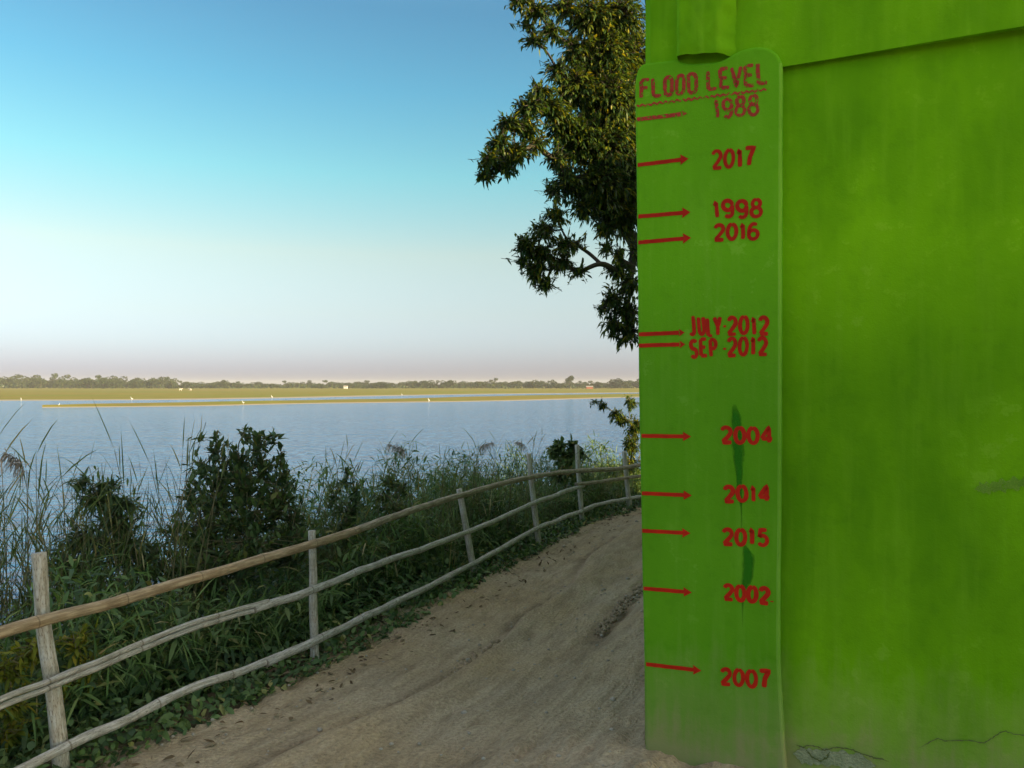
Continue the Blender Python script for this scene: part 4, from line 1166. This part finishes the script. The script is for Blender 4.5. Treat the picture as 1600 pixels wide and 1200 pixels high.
for k, (px, dep) in enumerate(YS):
    o = yf if k == 0 else copy_tree(yf)
    x, y, z = bank_pt(px, dep)
    o.location = (x, y, z + rng.uniform(.02, .22)); o.rotation_euler = (rng.uniform(-.4, .4), rng.uniform(-.4, .4), rng.uniform(0, 6)); s = rng.uniform(.8, 1.25); o.scale = (s, s, s)
    tag(o, "yellowing fern low behind the first fence post", "fern", "yellowing ferns behind the first fence post")

for k, (cl, lab) in enumerate((
        ([PC(15, 1040, 3.75, 30, 22, 26, 40), PC(55, 1010, 3.85, 34, 20, 26, 40), PC(20, 1090, 3.7, 30, 22, 24, 40), PC(5, 1140, 3.65, 30, 20, 20, 40)], "low yellow green bush at the lower left behind the fence, left of the first post"),
        ([PC(120, 1000, 4.1, 26, 16, 18, 40), PC(130, 1045, 4.05, 26, 20, 22, 40), PC(100, 1075, 4.0, 20, 18, 14, 40)], "low yellowing bush just right of the first fence post"))):
    cluster_plant("low_bush", bank_pt((15, 120)[k], (3.8, 4.1)[k]), cl, M["yellow_fern"], M["stem"], .07, .022, lab, "shrub", None, .008, fork=.3, droop=.3, hang=-.2, whorl=8, twig_r=.0025, spread=1.3, up=.1)

# grass tufts along the foot of the fence
def make_tuft(seed, n, L):
    r_ = np.random.default_rng(seed)
    mb = MB()
    a = r_.uniform(0, 6.28, n); el = r_.uniform(.6, 1.5, n)
    D = np.stack([np.cos(a) * np.cos(el), np.sin(a) * np.cos(el), np.sin(el)], -1)
    P = np.stack([np.cos(a), np.sin(a), 0 * a], -1) * r_.uniform(0, .05, n)[:, None]
    leaves(mb, P, D, np.cross(D, [0, 0, 1.0]) + 1e-3, L * r_.uniform(.5, 1.1, n), .009, r_.uniform(.1, .7, n), .1, prof=(.5, 1, .7))
    return mb.build("grass_tuft", M["grass_blade"])
tufts = [make_tuft(21, 34, .42), make_tuft(22, 46, .34), make_tuft(23, 26, .5)]
gx, gy, gzz, gd, gt = scatter_bank(110, T1 - 2.0, T1 + 9.5, -.02, 2.2, 8, 1.6)
for k in range(len(gx)):
    o = tufts[k] if k < 3 else tufts[k % 3].copy()
    if k >= 3: COL.objects.link(o)
    o.location = (gx[k], gy[k], gzz[k] - .01); o.rotation_euler = (0, 0, rng.uniform(0, 6.28))
    s = rng.uniform(.6, 1.3) * (0.45 if gd[k] < .2 else 1.0); o.scale = (s, s, s)
    tag(o, "green grass tuft among the bank plants along the fence", "grass", "grass tufts along the fence")

# dense mixed undergrowth
def undergrowth():
    mb = MB()
    def mass(n, t0, t1, d0, d1, hfun, L, W, seed, mat, power=1.0, up=0.35, droop=.4):
        x, y, z, d, t = scatter_bank(n, t0, t1, d0, d1, seed, power)
        r_ = np.random.default_rng(seed + 1)
        clump = np.clip(0.72 + 0.9 * fbm(x * 1.3, y * 1.3, 3, 77), .25, 1.08)
        h = hfun(d, t) * clump * r_.uniform(0, 1, n) ** .85
        D = unit(r_.normal(size=(n, 3)) + np.array([0, 0, up]))
        s = r_.uniform(.55, 1.2, n)
        leaves(mb, np.stack([x, y, z + h], -1), D, np.cross(D, [0, 0, 1.0]) + r_.normal(size=(n, 3)) * .4, L * s, W * s, droop * r_.uniform(.3, 1.3, n), .12, mat)
    # low broad weeds by the path edge
    mass(24000, T1 - 3.5, T1 + 11, -.17, .9, lambda d, t: .025 + .06 * sstep(-.25, 0.05, d) + .34 * sstep(0, .6, d), .075, .032, 31, 0)
    # taller weeds and fine leaves on the slope
    HS = lambda d, t: .36 + .74 * np.minimum(d, 1.9)
    mass(76000, T1 - 3.5, T1 + 12, .35, 3.4, HS, .12, .026, 33, 0, 1.1)
    mass(58000, T1 - 3.5, T1 + 12, .3, 3.2, lambda d, t: 1.05 * HS(d, t), .24, .011, 35, 1, 1.1, .8, .5)
    # long grass on the right half, up to the rails
    mass(22000, T1 + 3.6, T1 + 12, .3, 3.0, lambda d, t: .92 * HS(d, t), .26, .010, 37, 1, 1.0, .9, .6)
    # cover down to the water
    mass(16000, T1 - 14, T1 + 26, 2.5, 7.0, lambda d, t: .5 + 0 * d, .30, .05, 39, 0, 1.0, .4)
    mass(8000, T1 - 20, T1 - 3, .1, 4, lambda d, t: .5 + .2 * d, .16, .04, 41, 0, 1.0, .4)
    mass(12000, T1 + 11, T1 + 34, .1, 5, lambda d, t: .5 + .2 * d, .2, .05, 43, 0, 1.0, .4)
    return mb.build("undergrowth", [M["weed_leaf"], M["grass_blade"]])
tag(undergrowth(), "dense dark green weeds and grass covering the river bank", "undergrowth", kind="stuff")

# fallen leaves and crumbs at the path edge
def litter():
    mb = MB()
    x, y, z, d, t = scatter_bank(800, T1 - 3, T1 + 9.5, -.55, .10, 51, .8)
    D = unit(np.c_[rng.normal(size=(len(x), 2)), rng.uniform(-.05, .35, len(x))])
    s = rng.uniform(.4, 1.2, len(x))
    leaves(mb, np.stack([x, y, z + .012 + .03 * rng.uniform(0, 1, len(x)) * (d > -.2)], -1), D, np.cross(D, [0, 0, 1.]) + rng.normal(size=(len(x), 3)) * .35, .06 * s, .022 * s, rng.uniform(-.2, .4, len(x)), .15)
    return mb.build("fallen_leaves", M["dry_leaf"])
tag(litter(), "dry brown leaves littering the path edge under the fence", "leaves", kind="stuff")
def rut_crumbs():
    """crumbs of broken earth lying along the wheel ruts"""
    mb = MB()
    r_ = np.random.default_rng(99)
    x, y, z, d, t = scatter_bank(1500, T1 + .2, T1 + 6.5, 0, 0.001, 57)
    pick = r_.uniform(0, 1, len(t)) < .5
    w = np.where(pick, 0.80 + 0.10 * np.sin(t * 0.8) + 0.12 * fbm(t * 0.9, t * 0, 3, 33) - .01, 1.62 + 0.2 * fbm(t * 0.7, t * 0 + 7, 3, 37)) + r_.normal(size=len(t)) * .028
    gap = fbm(t * 1.3, np.where(pick, 1., 5.), 2, 59) > -.05
    tx = unit(np.stack([np.interp(t + .05, cumF, FENCE[:, 0]) - np.interp(t - .05, cumF, FENCE[:, 0]), np.interp(t + .05, cumF, FENCE[:, 1]) - np.interp(t - .05, cumF, FENCE[:, 1])], -1))
    bx, by = np.interp(t, cumF, FENCE[:, 0]), np.interp(t, cumF, FENCE[:, 1])
    X, Y = bx + tx[:, 1] * w, by - tx[:, 0] * w
    Z = gz(X, Y) - .008
    for k in np.nonzero(gap)[0]:
        rr = r_.uniform(.006, .018)
        v = unit(r_.normal(size=(8, 3))) * rr * r_.uniform(.6, 1.1, (8, 1)) * np.array([1, 1, .7])
        v = np.array([(sx, sy, sz) for sz in (-1, 1) for sx, sy in ((-1, -1), (1, -1), (1, 1), (-1, 1))]) * rr * r_.uniform(.45, .9, (8, 3)) + (X[k], Y[k], Z[k] + rr * .4)
        mb.add(v, None, [(0, 3, 2, 1), (4, 5, 6, 7), (0, 1, 5, 4), (1, 2, 6, 5), (2, 3, 7, 6), (3, 0, 4, 7)])
    return mb.build("earth_crumbs", M["crumb"])
tag(rut_crumbs(), "dark crumbs of broken earth along the ruts of the path", "earth crumbs", kind="stuff")
def pebbles():
    mb = MB()
    x, y, z, d, t = scatter_bank(900, T1 - 2.5, T1 + 8, -3.0, -.15, 53, 1)
    for k in range(len(x)):
        if house_dist(x[k:k + 1], y[k:k + 1])[0][0] < .05: continue
        r = rng.uniform(.004, .012) * (2.2 if rng.uniform() > .95 else 1)
        a = np.linspace(0, 6.283, 7)[:-1]
        ring = np.stack([np.cos(a), np.sin(a) * rng.uniform(.6, 1), a * 0], -1) * r * rng.uniform(.8, 1.2, (6, 1))
        c = np.array([x[k], y[k], z[k] + .012])
        v = np.concatenate([ring * .8 + c - (0, 0, r * .4), ring + c, ring * .5 + c + (0, 0, r * .5), [c + (0, 0, r * .62)]])
        q = [(i, (i + 1) % 6, 6 + (i + 1) % 6, 6 + i) for i in range(6)] + [(6 + i, 6 + (i + 1) % 6, 12 + (i + 1) % 6, 12 + i) for i in range(6)]
        mb.add(v, [(12 + i, 12 + (i + 1) % 6, 18) for i in range(6)], q)
    return mb.build("pebbles", M["pebble"])
tag(pebbles(), "small pebbles and crumbs of earth strewn on the dirt path", "pebbles", kind="stuff")

# ------------------------------------------------------------------ far side of the river
def far_tree(seed, style):
    r_ = np.random.default_rng(seed)
    cr, tk = MB(), MB()
    H = 1.0
    blobs = []
    nb = {0: 7, 1: 9, 2: 5}[style]
    for k in range(nb):
        if style == 2:   # tall, bare stem with a small head
            blobs.append((np.array([r_.normal() * .14, r_.normal() * .14, .78 + r_.normal() * .08]), .15))
        else:
            blobs.append((np.array([r_.normal() * .26, r_.normal() * .26, .50 + r_.normal() * .16]), r_.uniform(.17, .28)))
    for c, r in blobs:
        n_ = 90
        u = unit(r_.normal(size=(n_, 3))) * (r_.uniform(.35, 1, (n_, 1)) ** .5) * r
        u[:, 2] *= .75
        D = unit(u + r_.normal(size=(n_, 3)) * .1)
        leaves(cr, c + u, D, r_.normal(size=(n_, 3)), .10, .08, .3, .1)
        tube(tk, [np.array([0, 0, .22]), c * .6 + np.array([0, 0, .12]), c], [.02, .012, .006], 4, 0, False)
    tube(tk, [(0, 0, -.05), (.01, 0, .2), (0, .01, .42)], [.035, .026, .018], 6)
    e = empty("far_tree")
    cr.build("crown", M["far_leaf"], e); tk.build("trunk", M["bark"], e)
    return e
ft_protos = [far_tree(61 + k, st) for k, st in enumerate((0, 0, 1, 1, 0, 2))]
ft_used = set()
def put_far(px, h_px, k, dep, wide, label, group):
    o = ft_protos[k] if k not in ft_used else copy_tree(ft_protos[k])
    ft_used.add(k)
    h = h_px * dep / FPX
    o.location = ((px - 800) / FPX * dep, dep, WATER_Z + .85)
    o.scale = (h * wide, h * wide, h); o.rotation_euler = (0, 0, rng.uniform(0, 6.28))
    tag(o, label, "tree", group)
px = -260.0
while px < 1130:
    if px < 265: hp = rng.uniform(14, 21) * (1 - .12 * (px > 190)); wd = rng.uniform(1.0, 1.4); sec = "tall dense tree in the far tree line at the left", "tall trees at the left of the far tree line"
    elif px < 640: hp = rng.uniform(7, 12); wd = rng.uniform(1.3, 1.9); sec = "low distant tree in the middle of the far tree line", "low trees in the middle of the far tree line"
    else: hp = rng.uniform(9, 14.5); wd = rng.uniform(1.1, 1.6); sec = "distant bushy tree in the far tree line at the right", "trees at the right of the far tree line"
    put_far(px, hp, int(rng.integers(0, 5)), rng.uniform(900, 1080), wd, sec[0], sec[1])
    px += rng.uniform(3.5, 8.5)
for p_, h_ in ((342, 15), (890, 20), (700, 15)):
    put_far(p_, h_, 5 if p_ == 890 else 2, 930, 1.1, {342: "lone taller tree rising from the low middle of the far tree line", 890: "tallest bare stemmed tree rising above the far tree line at the right", 700: "slender tree standing just above the far tree line right of centre"}[p_], None)
put_far(970, 18, 2, 920, 1.3, "spreading tree near the right end of the far tree line beside the house corner", None)
hb = MB()
n_ = 9000
hx = rng.uniform(-950, 420, n_); hy = rng.uniform(905, 1110, n_)
hz_ = WATER_Z + .8 + rng.uniform(0, 1, n_) * 4.2 * (0.6 + .8 * (vnoise(hx * .02, hy * .02, 5) + .5))
leaves(hb, np.stack([hx, hy, hz_], -1), rand_dir(n_), rand_dir(n_), 2.2, 1.8, .3, .1)
tag(hb.build("far_scrub", M["far_leaf"]), "low scrub filling the foot of the far tree line", "scrub", kind="stuff")

def egret():
    mb = MB()
    tube(mb, catmull([(-.34, 0, .50), (-.15, 0, .56), (.08, 0, .62), (.20, 0, .74), (.17, 0, .90), (.24, 0, 1.0), (.33, 0, 1.0), (.48, 0, .98)], 4),
         np.interp(np.linspace(0, 7, 29), range(8), [.03, .10, .11, .05, .035, .04, .045, .006]), 8)
    for s in (-.04, .04): tube(mb, [(-.02, s, .5), (-.04, s, .26), (0, s, 0)], .014, 5)
    return mb.build("egret", M["bird_white"])
eg = egret()
EG = [(33, 25.6, "leftmost white egret at the far water's edge"), (92, 34.2, "white egret by the tip of the sandbar"), (206, 24.6, "white egret on the far shore behind the tall reed"), (380, 30.6, "white egret on the near edge of the sandbar left of centre"), (425, 21.5, "white egret far off on the grass shore above the sandbar"), (670, 26.9, "white egret on the near edge of the sandbar right of centre"), (628, 17.2, "white egret on the far channel shore")]
for k, (p_, dy, lab) in enumerate(EG):
    o = eg if k == 0 else eg.copy()
    if k: COL.objects.link(o)
    x, y = water_pt(p_, dy)
    o.location = (x, y, WATER_Z + .03); s = y / 190 * .95; s = min(max(s, .8), 1.2); o.scale = (s, s, s); o.rotation_euler = (0, 0, rng.uniform(0, 6))
    tag(o, lab, "bird", "white egrets on the far shores")

def cow():
    mb = MB()
    tube(mb, catmull([(-.85, 0, 1.05), (-.6, 0, 1.05), (0, 0, 1.0), (.5, 0, 1.08), (.75, 0, 1.25), (.98, 0, 1.35), (1.25, 0, 1.15)], 4),
         np.interp(np.linspace(0, 6, 25), range(7), [.14, .30, .36, .32, .18, .16, .08]), 10)
    for x in (-.62, .48):
        for s in (-.2, .2): tube(mb, [(x, s, .9), (x + .02, s, .45), (x, s, 0)], [.11, .07, .05], 6)
    tube(mb, [(-.95, 0, 1.1), (-1.05, 0, .8), (-1.03, 0, .5)], .025, 5)
    for s in (-1, 1): tube(mb, [(.98, s * .12, 1.45), (1.0, s * .25, 1.58), (1.02, s * .24, 1.72)], [.03, .02, .008], 5)
    return mb.build("cow", M["cow_hide"])
cw = cow()
for k, (p_, lab) in enumerate(((282, "pale cow grazing on the far plain, left of a pair"), (297, "pale cow grazing on the far plain, right of a pair"))):
    o = cw if k == 0 else cw.copy()
    if k: COL.objects.link(o)
    dep = 520 + 12 * k
    o.location = ((p_ - 800) / FPX * dep, dep, WATER_Z + .9); o.rotation_euler = (0, 0, .3 + k * 2.6); o.scale = (1.15,) * 3
    tag(o, lab, "cow", "pale cows on the far plain")
def hut(px, dep, w, h, wall, label):
    e = empty("hut", ((px - 800) / FPX * dep, dep, WATER_Z + .85)); tag(e, label, "hut")
    mb = MB(); box(mb, -w, w, -w * .7, w * .7, 0, h); mb.build("wall", wall, e, False)
    mb = MB()
    a = w * 1.12; b = w * .84
    mb.add([(-a, -b, h + .01), (a, -b, h + .01), (a, b, h + .01), (-a, b, h + .01), (-a, 0, h * 1.5), (a, 0, h * 1.5)], [(0, 4, 3), (1, 2, 5)], [(0, 1, 5, 4), (2, 3, 4, 5), (0, 3, 2, 1)])
    mb.build("roof", M["hut_roof"], e, False)
hut(540, 880, 2.0, 2.4, M["hut_white"], "tiny white hut before the far tree line left of centre")
hut(921, 840, 3.4, 2.2, M["hut_red"], "tiny brick red hut before the far tree line at the right")

# ------------------------------------------------------------------ haze over the river plain
def haze():
    mb = MB(); box(mb, -4400, 4400, -4400, 4400, -7.0, 26.0)
    m = bpy.data.materials.new("haze_air"); m.use_nodes = True
    nt = m.node_tree; nt.nodes.clear()
    o = nt.nodes.new("ShaderNodeOutputMaterial"); v = nt.nodes.new("ShaderNodeVolumePrincipled")
    v.inputs["Color"].default_value = (0.86, 0.86, 0.88, 1); v.inputs["Density"].default_value = 0.00014
    nt.links.new(v.outputs[0], o.inputs["Volume"])
    ob = mb.build("haze", m, None, False)
    return tag(ob, "thin pale haze over the river plain", "haze", kind="stuff")
HAZE = True
if HAZE: haze()
